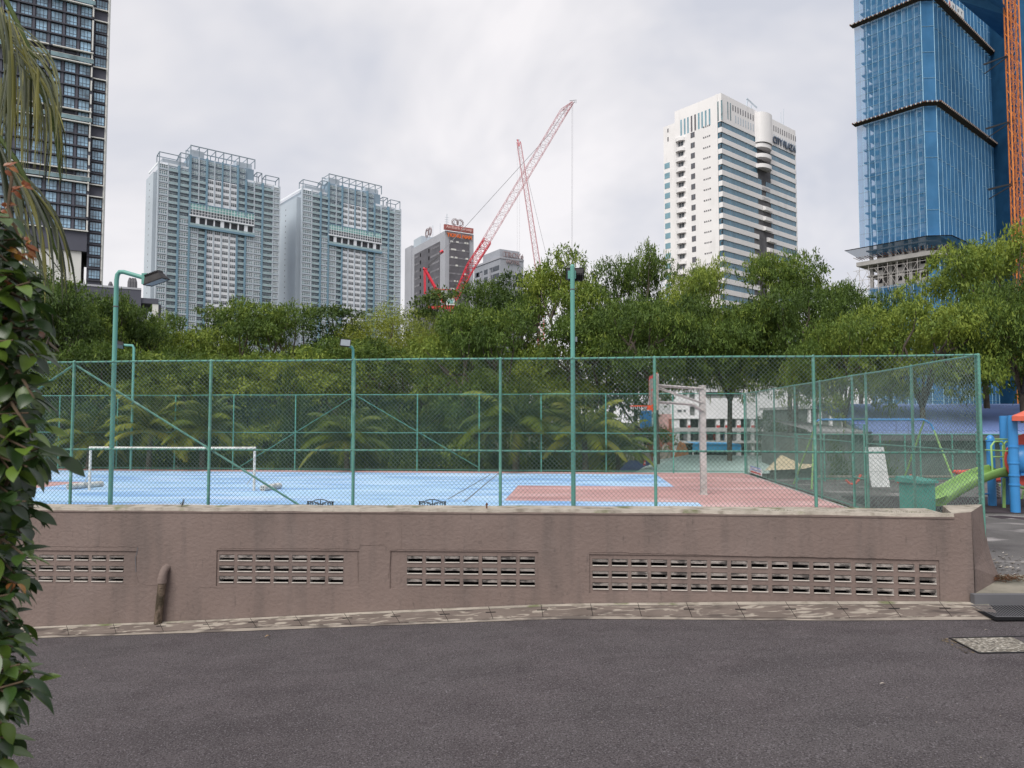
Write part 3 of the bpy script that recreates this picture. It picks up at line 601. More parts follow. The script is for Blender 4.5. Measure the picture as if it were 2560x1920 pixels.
gt = thing('court_gate', 'narrow teal framed mesh gate in the right hand court fence', 'gate', tuple(SA+SD*g0), SRZ); W_ = g1-g0
m = MB(); m.path([(.07, .03, .05), (.07, .03, GH-.12), (W_-.05, .03, GH-.12), (W_-.05, .03, .05), (.07, .03, .05)], .02, 'teal', 8); m.build('gate_frame', gt, smooth=True)
m = MB(); m.tube((.07, .03, .72), (W_-.05, .03, .72), .018, 'teal', 8); m.build('gate_rail', gt, smooth=True)
m = MB(); m.tube((0, .0, GH), (W_, 0, GH), .02, 'teal', 8); m.build('lintel', gt, smooth=True)
m = MB(); m.M = Matrix.Translation((.07, 0, 0)); wires(m, W_-.12, GH-.12, .085, .003, 'link_green', .05, .03); m.build('gate_mesh', gt)
# ---- flood light poles
def pole(px, top, base_py_t, label, r, arm=None, t=FT+.12):
    s, zt = att(px, top, t); o = thing('light_pole', label, 'light pole', tuple(C(s, t)), 0, 'flood light poles round the court')
    return o, zt, s
def lamp_head(parent, M, w_=.36, h=.26, d=.14):
    m = MB(); m.M = M; x = w_/2; z = h/2
    m.add([(-x*.75, d/2, -z*.7), (x*.75, d/2, -z*.7), (x*.75, d/2, z*.7), (-x*.75, d/2, z*.7), (-x, -d/2, -z), (x, -d/2, -z), (x, -d/2, z), (-x, -d/2, z)], [(0, 3, 2, 1), (0, 1, 5, 4), (1, 2, 6, 5), (2, 3, 7, 6), (3, 0, 4, 7)], 'lamp_black')
    for i in range(9): u = -x*.7+i*x*1.4/8; m.box(u-.006, d/2, -z*.65, u+.006, d/2+.05, z*.65, 'lamp_black')
    m.path([(-x, -d/2, -z), (x, -d/2, -z), (x, -d/2, z), (-x, -d/2, z), (-x, -d/2, -z)], .012, 'lamp_black', 4)
    b_ = m.build('lamp_housing', parent)
    g = MB(); g.M = M; g.quad((-x*.9, -d/2-.004, -z*.88), (x*.9, -d/2-.004, -z*.88), (x*.9, -d/2-.004, z*.88), (-x*.9, -d/2-.004, z*.88), 'lamp_glass'); g.build('lamp_glass', b_)
o, zt, s = pole(292, 680, 0, 'tall teal pole at left with a bent arm and black flood lamp pointing right', .039)
m = MB(); ax, az = 60/F*12.2, -.10
pts = [(0, 0, -.05), (0, 0, zt-.14), (.012, 0, zt-.05), (.05, 0, zt), (.12, 0, zt+.0)]; pts += [(.5, .0, zt-.11)]
m.path(pts, .038, 'teal_pole', 14); m.build('pole', o, smooth=True)
m = MB(); m.lathe((0, 0, zt-.62), [(.039, 0), (.043, .004), (.043, .02), (.039, .024)], 'con_dark', 14); m.build('joint_ring', o)
m = MB(); m.box(.46, -.05, zt-.22, .55, .06, zt-.03, 'teal_pole'); m.build('bracket', o)
lamp_head(o, Matrix.Translation((.68, .0, zt-.12)) @ Matrix.Rotation(R(-12), 4, 'Y') @ Matrix.Rotation(R(96), 4, 'X') @ Matrix.Rotation(R(8), 4, 'Z'), .34, .30, .12)
o, zt, s = pole(1431, 662, 0, 'tall straight teal pole in the middle with a black flood lamp behind its top', .036)
m = MB(); m.tube((0, 0, -.05), (0, 0, zt-.03), .037, 'teal_pole', 14); m.lathe((0, 0, zt-.03), [(.037, 0), (.034, .02), (.022, .034), (.002, .04)], 'teal_pole', 14); m.build('pole', o, smooth=True)
m = MB(); m.lathe((0, 0, zt-.42), [(.038, 0), (.042, .004), (.042, .016), (.038, .02)], 'con_dark', 14); m.build('joint_ring', o)
m = MB(); m.box(-.07, .03, zt-.22, .06, .09, zt-.09, 'teal_pole'); m.build('bracket', o)
lamp_head(o, Matrix.Translation((.06, .18, zt-.14)) @ Matrix.Rotation(R(180), 4, 'Z') @ Matrix.Rotation(R(-35), 4, 'X'), .30, .20, .13)
m = MB(); m.box(.036, .02, zt-1.27, .075, .06, zt-1.19, 'lamp_glass'); m.build('junction_box', o)
o, zt, s = pole(335, 864, 0, 'slim far teal pole at left with its arm and lamp turned left', .05, t=BT-.15)
m = MB(); m.path([(0, 0, -.05), (0, 0, zt-.1), (-.05, 0, zt), (-.5, 0, zt+.03)], .05, 'teal_pole', 10); m.build('pole', o, smooth=True)
lamp_head(o, Matrix.Translation((-.62, 0, zt+.04)) @ Matrix.Rotation(R(60), 4, 'X') @ Matrix.Rotation(R(20), 4, 'Y'), .4, .34, .14)
o, zt, s = pole(883, 868, 0, 'far teal pole near the middle with a square flood lamp facing the road', .055, t=BT-.15)
m = MB(); m.path([(0, 0, -.05), (0, 0, zt-.1), (-.04, -.06, zt), (-.12, -.16, zt+.03)], .055, 'teal_pole', 10); m.build('pole', o, smooth=True)
lamp_head(o, Matrix.Translation((-.25, -.25, zt+.12)) @ Matrix.Rotation(R(-22), 4, 'X') @ Matrix.Rotation(R(12), 4, 'Z'), .40, .30, .14)

# ================================================================ on the court
# basketball stand
pb = atz(1759, 1236, 0); s, t = ST(pb); o = thing('basketball_hoop', 'rusty grey basketball stand with a worn backboard and an orange rim', 'basketball hoop', (pb.x, pb.y, 0), -PHI)
k = pb.y/F; H_ = 2+(1050-966)*k
m = MB()
for dy in (-.055, .055): m.box(-.075, dy-.045, -.02, .075, dy+.045, H_, 'steel_rust')
m.box(-.1, -.13, 0, .1, .13, .02, 'steel_rust'); m.box(-.085, -.11, H_-.02, .085, .11, H_+.03, 'steel_rust'); m.build('post', o)
xb = -(1759-1640)*k; zb0, zb1 = 2+(1050-1026)*k, 2+(1050-938)*k
m = MB()
for dy in (-.30, .30):
    m.path([(0, dy*.35, H_-.06), (xb, dy, H_+.03)], .032, 'steel_rust', 6); zl = 2+(1050-1008)*k
    m.path([(0, dy*.35, zl-.22), (-.25, dy*.5, zl-.05), (-.45, dy*.6, zl-.02), (xb, dy, zl+.04)], .034, 'steel_rust', 6)
    m.path([(0, dy*.35, zl), (xb, dy, H_-.0)], .02, 'steel_rust', 6)
m.build('support_arm', o, smooth=True)
m = MB(); bw = .9
m.box(xb-.04, -bw, zb0, xb, bw, zb1, 'board'); m.build('backboard', o)
m = MB(); e = .004
for (a, b_, c_, d_) in ((-bw, bw, zb1-.07, zb1), (-bw, -bw+.05, zb0, zb1), (bw-.05, bw, zb0, zb1), (-.3, .3, zb0+.55, zb0+.59), (-.3, -.26, zb0+.18, zb0+.59), (.26, .3, zb0+.18, zb0+.59)): m.box(xb-.04-e, a, c_, xb-.04-.0005, b_, d_, 'board_red')
m.box(xb-.043, -bw, zb1, xb+.003, bw, zb1+.015, 'board_red'); m.build('board_lines', o)
for dy in (-.7, 0, .7): m = MB(); m.box(xb, dy-.03, zb0, xb+.05, dy+.03, zb1, 'steel_rust'); m.build('board_batten', o)
zr_ = 2+(1050-1015)*k; rc = xb-.04-.15-.235
m = MB(); m.path([(rc+.225*math.cos(a), .225*math.sin(a), zr_) for a in np.linspace(0, 2*math.pi, 25)], .014, 'orange_paint', 6, cap=False)
m.box(xb-.19, -.06, zr_-.10, xb-.045, .06, zr_+.02, 'orange_paint'); m.box(xb-.055, -.13, zr_-.16, xb-.042, .13, zr_+.04, 'orange_paint'); m.build('rim', o, smooth=False)
m = MB()
for i in range(12): a = i*math.pi/6; m.path([(rc+.22*math.cos(a), .22*math.sin(a), zr_), (rc+.2*math.cos(a+.1), .2*math.sin(a+.1), zr_-.09)], .006, 'white_rope', 4)
m.build('net_stub', o)
# football goal
pl = atz(223.5, 1225, 0); pr_ = atz(635, 1227, 0); d = pr_-pl; o = thing('football_goal', 'low wide white football goal standing on the blue court', 'goal', tuple(pl), math.atan2(d.y, d.x)); L = d.length; gh = 2-(1119-1050)*pl.y/F
for x in (0, L): m = MB(); m.tube((x, 0, 0), (x, 0, gh), .036, 'white_pvc', 12); m.build('goal_post', o, smooth=True)
m = MB(); m.path([(-.03, 0, gh), (L*.5, 0, gh-.01), (L+.03, 0, gh)], .038, 'white_pvc', 12); m.build('crossbar', o, smooth=True)
for x, sg in ((0, -1), (L, 1)):
    m = MB(); m.path([(x, 0, gh*.42), (x+sg*-.42 if sg > 0 else x-.5, .5, .12)], .014, 'white_pvc', 8); m.build('side_brace', o, smooth=True)
for a, b_, lab in (((170, 1220), (213, 1213), 'left of the two white counterweight drums, lying beside the left goal post'), ((656, 1224), (684, 1214), 'right of the two white counterweight drums, lying beside the right goal post')):
    A = atz(a[0], a[1]+4, 0); B = atz(b_[0], b_[1], 0); 
    if a[0] < 300: B = A+Vector((.42, .95, 0))
    else: B = A+Vector((.22, .8, 0))
    dd = B-A; q = thing('counterweight_drum', lab, 'drum', (A.x, A.y, .08), math.atan2(dd.y, dd.x)); r = .088
    m = MB(); m.lathe((0, 0, 0), [(r*.55, 0), (r, 0), (r, dd.length), (r*.9, dd.length+.02)], 'white_pvc', 18, 'x'); m.build('drum', q, smooth=True)
    m = MB(); m.lathe((-.004, 0, 0), [(r*.75, 0), (r*.75, .003)], 'con_dark', 16, 'x'); m.box(-.008, -.01, -r*.7, -.004, .01, r*.7, 'white_pvc'); m.box(-.010, -r*.7, -.01, -.0075, r*.7, .01, 'white_pvc'); m.build('end_cap', q)
# iron garden benches, seen only by their tops above the ledge
def bench(px, label):
    c, zt = att(px, 1249, FT+.35); o = thing('iron_bench', label, 'bench', tuple(C(c, FT+.35)), -PHI, 'black iron benches behind the wall'); hw = .215; zt_ = zt
    m = MB(); zb = zt_-.33; z1 = zt_-.035
    def sc(pts, r=.008): m.path([(x, 0, z) for x, z in pts], r, 'iron_black', 6)
    sc([(-hw-.02, z1), (-hw+.09, z1), (-.11, zt_-.012), (-.04, zt_), (.04, zt_), (.11, zt_-.012), (hw-.09, z1), (hw+.02, z1)], .009)
    sc([(-hw, z1+.006), (-hw, zb)], .016); sc([(hw, z1+.006), (hw, zb)], .016); sc([(-hw, z1-.085), (hw, z1-.085)], .012); sc([(-hw, zb), (hw, zb)], .012); sc([(0, zt_), (0, z1-.09)])
    for sg in (-1, 1):
        for cx, r in ((sg*.155, .035), (sg*.155, .022), (sg*.06, .03)): sc([(cx+r*math.cos(a), z1-.042+r*math.sin(a)) for a in np.linspace(0, math.pi*(1 if r > .03 else 2), 11)], .006)
        sc([(sg*.11, z1), (sg*.03, z1-.05), (0, z1-.03)], .01)
    m.box(-hw+.02, -.004, z1-.15, hw-.02, .004, z1-.1, 'iron_black'); m.build('backrest', o, smooth=False)
    m = MB()
    for i in range(5): m.box(-hw, .02+i*.075, .30, hw, .075+i*.075, .318, 'iron_black')
    m.build('seat', o)
    for sx_ in (-hw, hw):
        for yy in (.0, .36): m = MB(); m.path([(sx_, yy, .30 if yy else zb), (sx_, yy+.01, .12), (sx_, yy+(.03 if yy else -.03), 0)], .012, 'iron_black', 6); m.build('leg', o)
    # move bench so that its back faces the road
    return o
bench(801, 'left one of two black scrolled iron benches peeping over the wall ledge'); bench(1081, 'right one of two black scrolled iron benches peeping over the wall ledge')

# ================================================================ playground
# teal concrete box by the fence
A = atz(2278, 1276, 0); Bc = atz(2306, 1290, 0); Cc = atz(2350, 1272, 0)
o = thing('utility_box', 'teal painted square box with a sloping lid inside the fence corner', 'utility box', (Bc.x, Bc.y, 0), R(24)); 
k = Bc.y/F; hb = 2-(1208-1050)*k; w1 = .42; w2 = .52
m = MB(); m.box(-w2*.0, 0, 0, w1, w2, hb, 'tealbox_paint'); m.build('box_body', o)
m = MB(); e = .05; m.add([(-e, -e, hb), (w1+e, -e, hb), (w1+e, w2+e, hb), (-e, w2+e, hb), (-e, -e, hb+.05), (w1+e, -e, hb+.05), (w1+e, w2+e, hb+.12), (-e, w2+e, hb+.12)], [(0, 3, 2, 1), (4, 5, 6, 7), (0, 1, 5, 4), (1, 2, 6, 5), (2, 3, 7, 6), (3, 0, 4, 7)], 'tealbox_paint'); m.build('lid', o)
# upright white board
A = atz(2180, 1218, 0); B = atz(2211, 1222, 0); k = A.y/F
o = thing('white_board', 'worn white board leaning upright behind the court gate', 'board', tuple(A), 0); w_ = (B-A).length; h = 2-(1118-1050)*k
m = MB(); m.add([(.0, 0, 0), (w_+.05, .03, 0), (w_, .25, h), (-.06, .22, h)]+[(.0, .04, 0), (w_+.05, .07, 0), (w_, .29, h), (-.06, .26, h)], [(0, 1, 2, 3), (5, 4, 7, 6), (0, 4, 5, 1), (3, 2, 6, 7), (1, 5, 6, 2), (0, 3, 7, 4)], 'board_white'); m.build('panel', o)
# swing set
TL, TRr = atz(2032, 1240, 0), atz(2368, 1221, 0); y0 = atz(2368, 1219, 0).y; k = y0/F
def wpx(px, py, Y=None): return at(px, py, Y or y0)
o = thing('swing_set', 'swing set with a blue top bar and slanting green legs', 'swing set', (wpx(2200, 1218).x, y0, 0)); ol = tuple(o.location)
zt_ = wpx(2200, 1049).z; xl_, xr_ = wpx(2050, 1049).x, wpx(2318, 1049).x
m = MB(); m.path([(xl_-.22, y0-.1, zt_-.35), (xl_-.14, y0, zt_-.06), (xl_, y0, zt_), (xr_-.1, y0, zt_), (xr_+.1, y0, zt_-.12), (xr_+.16, y0-.04, zt_-.32)], .032, 'blue_plastic', 10); m.build('top_bar', o, ol, smooth=True)
for p, q in (((xr_+.16, y0-.04, zt_-.3), (wpx(2367, 1218).x, y0-.5, 0)), ((xr_-.08, y0+.03, zt_-.05), (xr_-.14, y0+1.2, 0)), ((xl_-.22, y0-.1, zt_-.3), (wpx(2010, 1235).x, y0-.55, 0)), ((xl_-.1, y0, zt_-.1), (xl_-.35, y0+1.2, 0))):
    m = MB(); m.tube(p, q, .026, 'green_tube', 8); m.build('leg', o, ol, smooth=True)
for px in (2132, 2258):
    c = wpx(px, 1210); m = MB(); m.path([c+Vector((-.2, 0, .12)), c+Vector((-.1, 0, .01)), c+Vector((.05, 0, 0)), c+Vector((.18, 0, .12)), c+Vector((.24, 0, .28))], .035, 'red_plastic', 6)
    sw = m.build('swing_seat', o, ol, smooth=True); m = MB()
    for dx in (-.2, .24): m.path([c+Vector((dx, 0, .2)), (c.x+dx*.8, y0, zt_-.03)], .006, 'con_dark', 4)
    m.build('chain', sw, ol)
# play tower with slide, cut by the frame edge
Y1, Y2 = 15.5, 16.7; o = thing('play_tower', 'playground tower with blue posts, red roof and green slide', 'play tower', (at(2536, 1282, Y1).x, Y1, 0)); ol = tuple(o.location); PT = o
k1 = Y1/F; xA = at(2536, 1200, Y1).x; xB = at(2479, 1200, Y2).x
def colm(x, y, h, nm='post', r=.095, cap=False):
    m = MB(); m.tube((x, y, 0), (x, y, h), r, 'blue_plastic', 16)
    if cap: m.lathe((x, y, h), [(r, 0), (r*.9, .05), (r*.5, .09), (.005, .105)], 'blue_plastic', 16)
    q = m.build(nm, PT, ol, smooth=True)
    for z in ((.58, .78, 1.05, 1.4) if h > 1.9 else (.7, 1.5)):
        if z < h: m = MB(); m.lathe((x, y, z), [(r+.002, 0), (r+.014, .005), (r+.014, .035), (r+.002, .04)], 'blue_plastic', 16); m.build('collar', q, ol, smooth=True)
colm(xA, Y1, 2.1); colm(xA+1.1, Y1-.1, 2.1); colm(xA+.85, Y2+.3, 2.1); colm(xB, Y2, 2+(1050-1098)*Y2/F, cap=True, r=.088)
m = MB(); zr0 = at(2512, 1052, Y1).z; ex = .24; x0, x1, ya, yb_ = xA-ex, xA+1.35, Y1-ex-.1, Y2+.55; cx, cy = (x0+x1)/2, (ya+yb_)/2
lv = [(0, zr0-.0, 0), (0, zr0+.1, 0), (.22, zr0+.16, 0), (.45, zr0+.24, 0), (.72, zr0+.33, 0)]
V = []
for t_, z, _ in lv: V += [(x0+(cx-x0)*t_, ya+(cy-ya)*t_, z), (x1+(cx-x1)*t_, ya+(cy-ya)*t_, z), (x1+(cx-x1)*t_, yb_+(cy-yb_)*t_, z), (x0+(cx-x0)*t_, yb_+(cy-yb_)*t_, z)]
n_ = len(lv); V = [(x+(y-ya)*.66, y, z) for x, y, z in V]; m.add(V, [(3, 2, 1, 0), tuple(range(4*n_-4, 4*n_))]+[(4*i+j, 4*i+(j+1) % 4, 4*i+4+(j+1) % 4, 4*i+4+j) for i in range(n_-1) for j in range(4)], 'roof_red')
for i, z in enumerate((.19, .235, .285)): pass
m.build('roof', o, ol)
m = MB(); zd = 2-(1187-1050)*Y1/F; m.box(xB-.05, Y1+.15, zd-.02, xA+1.4, Y2+.2, zd+.03, 'blue_plastic'); m.build('deck', o, ol)
m = MB(); m.lathe((xA+.62, Y1+.3, 1.12), [(.60, 0), (.60, .03)], 'red_plastic', 28, 'y'); m.build('round_panel', o, ol)
m = MB(); prof = [(.34*math.cos(a), -.26*math.sin(a)) for a in np.linspace(0, 1.5, 8)]; m.lathe((xA+.40, Y1+.30, 1.12), prof, 'blue_plastic', 24, 'y'); m.build('bubble_window', o, ol, smooth=True)
# slide: a swept trough
cen = [(2500, 1184, 16.15), (2470, 1188, 16.1), (2430, 1206, 16.0), (2395, 1226, 15.95), (2370, 1240, 15.9), (2352, 1252, 15.85), (2340, 1256, 15.8)]
m = MB(); V = []; prof = [(-.36, .17), (-.33, .20), (-.30, .17), (-.27, .0), (0, -.03), (.27, .0), (.30, .17), (.33, .20), (.36, .17), (.30, -.05), (0, -.09), (-.30, -.05)]
CN = [at(*c) for c in cen]
for i, c in enumerate(CN):
    d = (CN[min(i+1, len(CN)-1)]-CN[max(i-1, 0)]).normalized(); side = Vector((d.y, -d.x, 0)).normalized(); side = Vector((-.38, .92, 0)) if False else side; up = side.cross(d); up = up if up.z > 0 else -up
    for a, b_ in prof: V.append(c+side*a*.85+up*(b_*.95))
n_ = len(prof); m.add(V, [(i*n_+j, i*n_+(j+1) % n_, (i+1)*n_+(j+1) % n_, (i+1)*n_+j) for i in range(len(CN)-1) for j in range(n_)]+[tuple(range(n_)), tuple(range((len(CN)-1)*n_, len(CN)*n_))[::-1]], 'green_plastic')
ob = m.build('slide', o, ol, smooth=True); ms = ob.modifiers.new('s', 'SUBSURF'); ms.levels = 1; ms.render_levels = 2
m = MB()
for (a, b_, Y) in ((2482, 2508, 16.0), (2511, 2527, 16.5)):
    m.path([at(a, 1190, Y), at(a-4, 1115, Y), at(a+4, 1104, Y), at(b_-3, 1104, Y), at(b_+2, 1112, Y), at(b_+10, 1180, Y)], .022, 'green_tube', 8); m.path([at(a, 1142, Y), at(b_+3, 1142, Y)], .014, 'green_tube', 6)
m.path([at(2464, 1125, Y2), at(2536, 1128, Y1)], .018, 'green_tube', 6); m.path([at(2464, 1098, Y2), at(2536, 1098, Y2)], .018, 'green_tube', 6)
m.build('guard_rail', o, ol, smooth=True)
m = MB(); m.tube(at(2510, 1195, 16.3), (at(2510, 1262, 16.3).x, 16.3, 0), .035, 'green_tube', 8); m.build('ladder_tube', o, ol, smooth=True); m = MB(); m.tube((xB, Y2, .28), (xA, Y2, .28), .02, 'blue_plastic', 8); m.build('cross_tube', o, ol, smooth=True)
# curved green climber and coil spring rider behind
p = at(2490, 1255, 18.2); o = thing('spring_rider', 'dark coil spring rider with a red saddle behind the slide', 'spring rider', (p.x, 18.2, 0)); m = MB()
m.path([(.09*math.cos(a), .09*math.sin(a), .02+a*.011) for a in np.linspace(0, 6*2*math.pi, 80)], .016, 'con_dark', 5); m.build('spring', o)
m = MB(); m.path([(-.3, -.1, .55), (-.15, 0, .5), (.1, 0, .5), (.25, 0, .6)], [.05, .09, .08, .05], 'red_plastic', 8); m.build('saddle', o, smooth=True)
p = at(2420, 1185, 22); o = thing('spring_rider', 'red saddled spring rider above the slide in front of the low wall', 'spring rider', (p.x, 22, 0)); m = MB()
m.path([(.1*math.cos(a), .1*math.sin(a), .02+a*.008) for a in np.linspace(0, 6*2*math.pi, 60)], .016, 'con_dark', 5); m.build('spring', o); m = MB(); m.path([(-.45, 0, .42), (-.15, 0, .36), (.2, 0, .42), (.42, 0, .55)], [.05, .11, .09, .04], 'red_plastic', 8); m.build('saddle', o, smooth=True)
p = at(2560, 1240, 17.6); o = thing('climbing_frame', 'curved pale green tube climbing frame behind the blue posts', 'climbing frame', (p.x, 17.6, 0)); ol = tuple(o.location); m = MB()
m.path([at(2500, 1212, 17.6), at(2540, 1216, 17.6), at(2570, 1222, 17.6), at(2640, 1222, 17.6)], .035, 'green_tube', 8); m.path([at(2520, 1248, 17.8), at(2555, 1246, 17.8), at(2558, 1228, 17.8), at(2580, 1210, 17.8)], .02, 'green_tube', 8); m.build('hand_rail', o, ol, smooth=True)
for px in (2512, 2590): q = at(px, 1240, 17.6); m = MB(); m.tube((q.x, 17.6, 0), (q.x, 17.6, .36), .03, 'green_tube', 8); m.build('leg', o, ol, smooth=True)

# playground rear fence, wall and sheds
YF = 23.4; xl0, xr0 = at(1985, 1100, YF).x, at(2720, 1100, YF).x; h = at(2300, 1086, YF).z
fence('chain_link_fence', 'low green mesh fence across the back of the playground', Vector((xl0, YF, 0)), 0, xr0-xl0, h, [at(px, 1100, YF).x-xl0 for px in (1992, 2060, 2130, 2200, 2262, 2300, 2380, 2441, 2503, 2570, 2640, 2715)], pitch=.1, wr=.004, wm='link_green', tm='teal_thin', mid=.06)
o = thing('low_wall', 'low concrete kerb wall behind the playground fence', 'wall', (xl0+4, YF+.5, 0)); m = MB(); m.box(-3, -.1, -.05, xr0-xl0-4, .1, .10, 'coping'); m.box(-3, -.13, .1, xr0-xl0-4, .13, .14, 'coping'); m.build('wall_body', o)
# ================================================================ low buildings behind the court
def B3(m, x0, y0, z0, x1, y1, z1, k): m.box(min(x0, x1), min(y0, y1), min(z0, z1), max(x0, x1), max(y0, y1), max(z0, z1), k)
def pz(py, Y, px=1800): return at(px, py, Y).z
def pxx(px, Y, py=1050): return at(px, py, Y).x
YS = 88.0; sc = thing('school_building', 'white two storey school building with dark galleries behind the trees', 'building', (pxx(1675, YS), YS, -4)); sl_ = tuple(sc.location)
z = lambda py: pz(py, YS); xq = lambda px: pxx(px, YS)
m = MB(); top = z(963); B3(m, xq(1677), YS+1.5, -4, xq(2060), YS+16, top, 'school_white')
def wall(a, b, t, u, k='school_white', y=0.0): B3(m, xq(a), YS+y, z(t), xq(b), YS+1.55, z(u), k)
wall(1677, 1725, 965, 1046); wall(1739, 1758, 965, 1046); wall(1725, 1739, 965, 981); wall(1725, 1739, 998, 1016); wall(1725, 1739, 1039, 1046); wall(1758, 1858, 965, 979.5); wall(1758, 1858, 995, 1046); wall(1858, 2060, 965, 1046)
m.build('wall', sc, sl_)
m = MB(); B3(m, xq(1670), YS-.5, z(963), xq(2066), YS+17, z(959), 'school_grey'); m.build('roof', sc, sl_)
for a, b, t, u in ((1725, 1739, 981, 998), (1725, 1739, 1016, 1039), (1758, 1808, 979.5, 995), (1808.5, 1858, 979.5, 995)):
    m = MB(); B3(m, xq(a), YS+.6, z(t), xq(b), YS+.7, z(u), 'school_slat'); n = int((z(t)-z(u))/.18)
    for i in range(n): q = z(u)+i*.18; B3(m, xq(a), YS+.45, q, xq(b), YS+.6, q+.07, 'school_grey')
    m.build('louvre', sc, sl_)
for a, b, t, u in ((1696, 1704, 984, 989), (1707, 1714, 984, 989), (1693, 1705, 1024, 1030), (1708.5, 1715, 1024, 1030)):
    f = MB(); B3(f, xq(a), YS-.06, z(t), xq(b), YS+.02, z(u), 'school_grey'); fo = f.build('window', sc, sl_); f = MB(); B3(f, xq(a)+.06, YS-.08, z(t)-.05, xq(b)-.06, YS-.065, z(u)+.05, 'glass_dark'); f.build('pane', fo, sl_)
m = MB()
for y_, t, u in ((0, 1069, 1079), (-.2, 1102, 1108)): B3(m, xq(1677), YS+y_, z(t), xq(2060), YS+1.5, z(u), 'school_grey')
B3(m, xq(1677), YS-.1, z(1046.2), xq(2060), YS+1.5, z(1047.6), 'school_grey'); m.build('gallery_slab', sc, sl_)
for i, (a, b) in enumerate(((1677, 1699), (1719, 1726), (1748, 1762), (1791, 1800), (1813, 1820), (1842, 1852), (1878, 1886), (1912, 1920), (1946, 1954), (1980, 1988), (2014, 2022), (2048, 2060))):
    m = MB(); B3(m, xq(a), YS+.05, z(1047.6), xq(b), YS+.5, z(1069), 'school_white'); B3(m, xq(a), YS+.05, z(1079), xq(b), YS+.5, z(1102), 'school_grey'); B3(m, xq(a), YS+.04, z(1063), xq(b), YS+.049, z(1069), 'mural_red' if i else 'school_white'); B3(m, xq(a), YS+.05, z(1108), xq(b), YS+.5, -4, 'school_grey'); m.build('column', sc, sl_)
m = MB(); B3(m, xq(1678), YS+1.40, z(1047), xq(2059), YS+1.49, -4, 'con_dark'); m.build('gallery_back_wall', sc, sl_)
rn = random.Random(3)
for i in range(14): m = MB(); a = 1690+i*25; B3(m, xq(a), YS+1.30, z(1086), xq(a+10), YS+1.39, z(1100), rn.choice(['mural_red', 'school_white', 'roof_blue', 'school_slat'])); B3(m, xq(a+3), YS+1.3, z(1050), xq(a+13), YS+1.39, z(1066), rn.choice(['school_slat', 'school_grey', 'am_dark'])); m.build('gallery_panel', sc, sl_)
# second grey building
Y = 70.0; o = thing('grey_building', 'grey low building with pale pillars behind the swing set trees', 'building', (pxx(2080, Y), Y, -4)); ol = tuple(o.location); m = MB()
B3(m, pxx(2015, Y), Y, -4, pxx(2230, Y), Y+12, pz(1022, Y), 'wall_greygreen'); m.build('wall', o, ol); m = MB(); B3(m, pxx(2008, Y), Y-.6, pz(1022, Y), pxx(2238, Y), Y+12.5, pz(1015, Y), 'school_grey'); m.build('roof', o, ol)
for px in (2018, 2045, 2071, 2103, 2160): m = MB(); B3(m, pxx(px, Y), Y-.45, -4, pxx(px+5, Y), Y-.02, pz(1022, Y), 'school_white'); m.build('pillar', o, ol)
for px in (2026, 2052, 2080, 2120): m = MB(); B3(m, pxx(px, Y), Y-.1, pz(1030, Y), pxx(px+18, Y), Y-.01, pz(1052, Y), 'glass_dark'); m.build('window', o, ol)
# brick wall ruin and stall
Y = 60.0; m = MB(); xx = lambda p: pxx(p, Y); zz = lambda p: pz(p, Y)
o = thing('brick_annexe', 'small red brick annexe with a pink plastered upper wall beside the white school', 'building', (xx(1667), Y, -4)); ol = tuple(o.location)
m.box(xx(1656), Y, -4, xx(1681), Y+4, zz(1072), 'brick'); m.build('brick_wall', o, ol); m = MB(); m.box(xx(1657), Y+.1, zz(1072), xx(1680), Y+4, zz(1035), 'sign_pink'); m.box(xx(1672), Y+.02, zz(1072), xx(1679), Y+.099, zz(1047), 'brick'); m.build('plaster_wall', o, ol)
m = MB(); m.box(xx(1660), Y-.05, zz(1106), xx(1666), Y-.005, zz(1090), 'dark'); m.build('doorway', o, ol)
Y = 52.0; o = thing('plank_stall', 'open brown timber stall with a red cloth hanging in its dark doorway', 'stall', (xx(1615), Y, -4)); ol = tuple(o.location); xx = lambda p: pxx(p, Y); zz = lambda p: pz(p, Y)
m = MB(); m.box(xx(1600), Y, zz(1112), xx(1632), Y+2.5, zz(1076), 'concrete'); m.box(xx(1600), Y, -4, xx(1632), Y+2.5, zz(1112), 'brick'); m.build('wall', o, ol); m = MB(); m.box(xx(1597), Y-.4, zz(1076), xx(1636), Y+2.9, zz(1072), 'brick'); m.build('roof', o, ol)
m = MB(); m.box(xx(1608), Y-.02, zz(1112), xx(1628), Y-.004, zz(1093), 'dark'); m.build('doorway', o, ol); m = MB(); m.box(xx(1617), Y-.09, zz(1109), xx(1626), Y-.03, zz(1096), 'cloth_red'); m.build('hanging_cloth', o, ol)
Y = 58.0; xx = lambda p: pxx(p, Y); zz = lambda p: pz(p, Y); o = thing('blue_hoarding', 'blue corrugated sheet hoarding behind the basketball stand', 'hoarding', (xx(1622), Y, -4)); ol = tuple(o.location); m = MB()
for i in range(22): a = 1600+i*2.1; m.box(xx(a), Y+.04*(i % 2), -4, xx(a+2.0), Y+.08+.04*(i % 2), zz(1027), 'blue_plastic' if i < 14 else 'roof_mint')
m.build('sheets', o, ol)
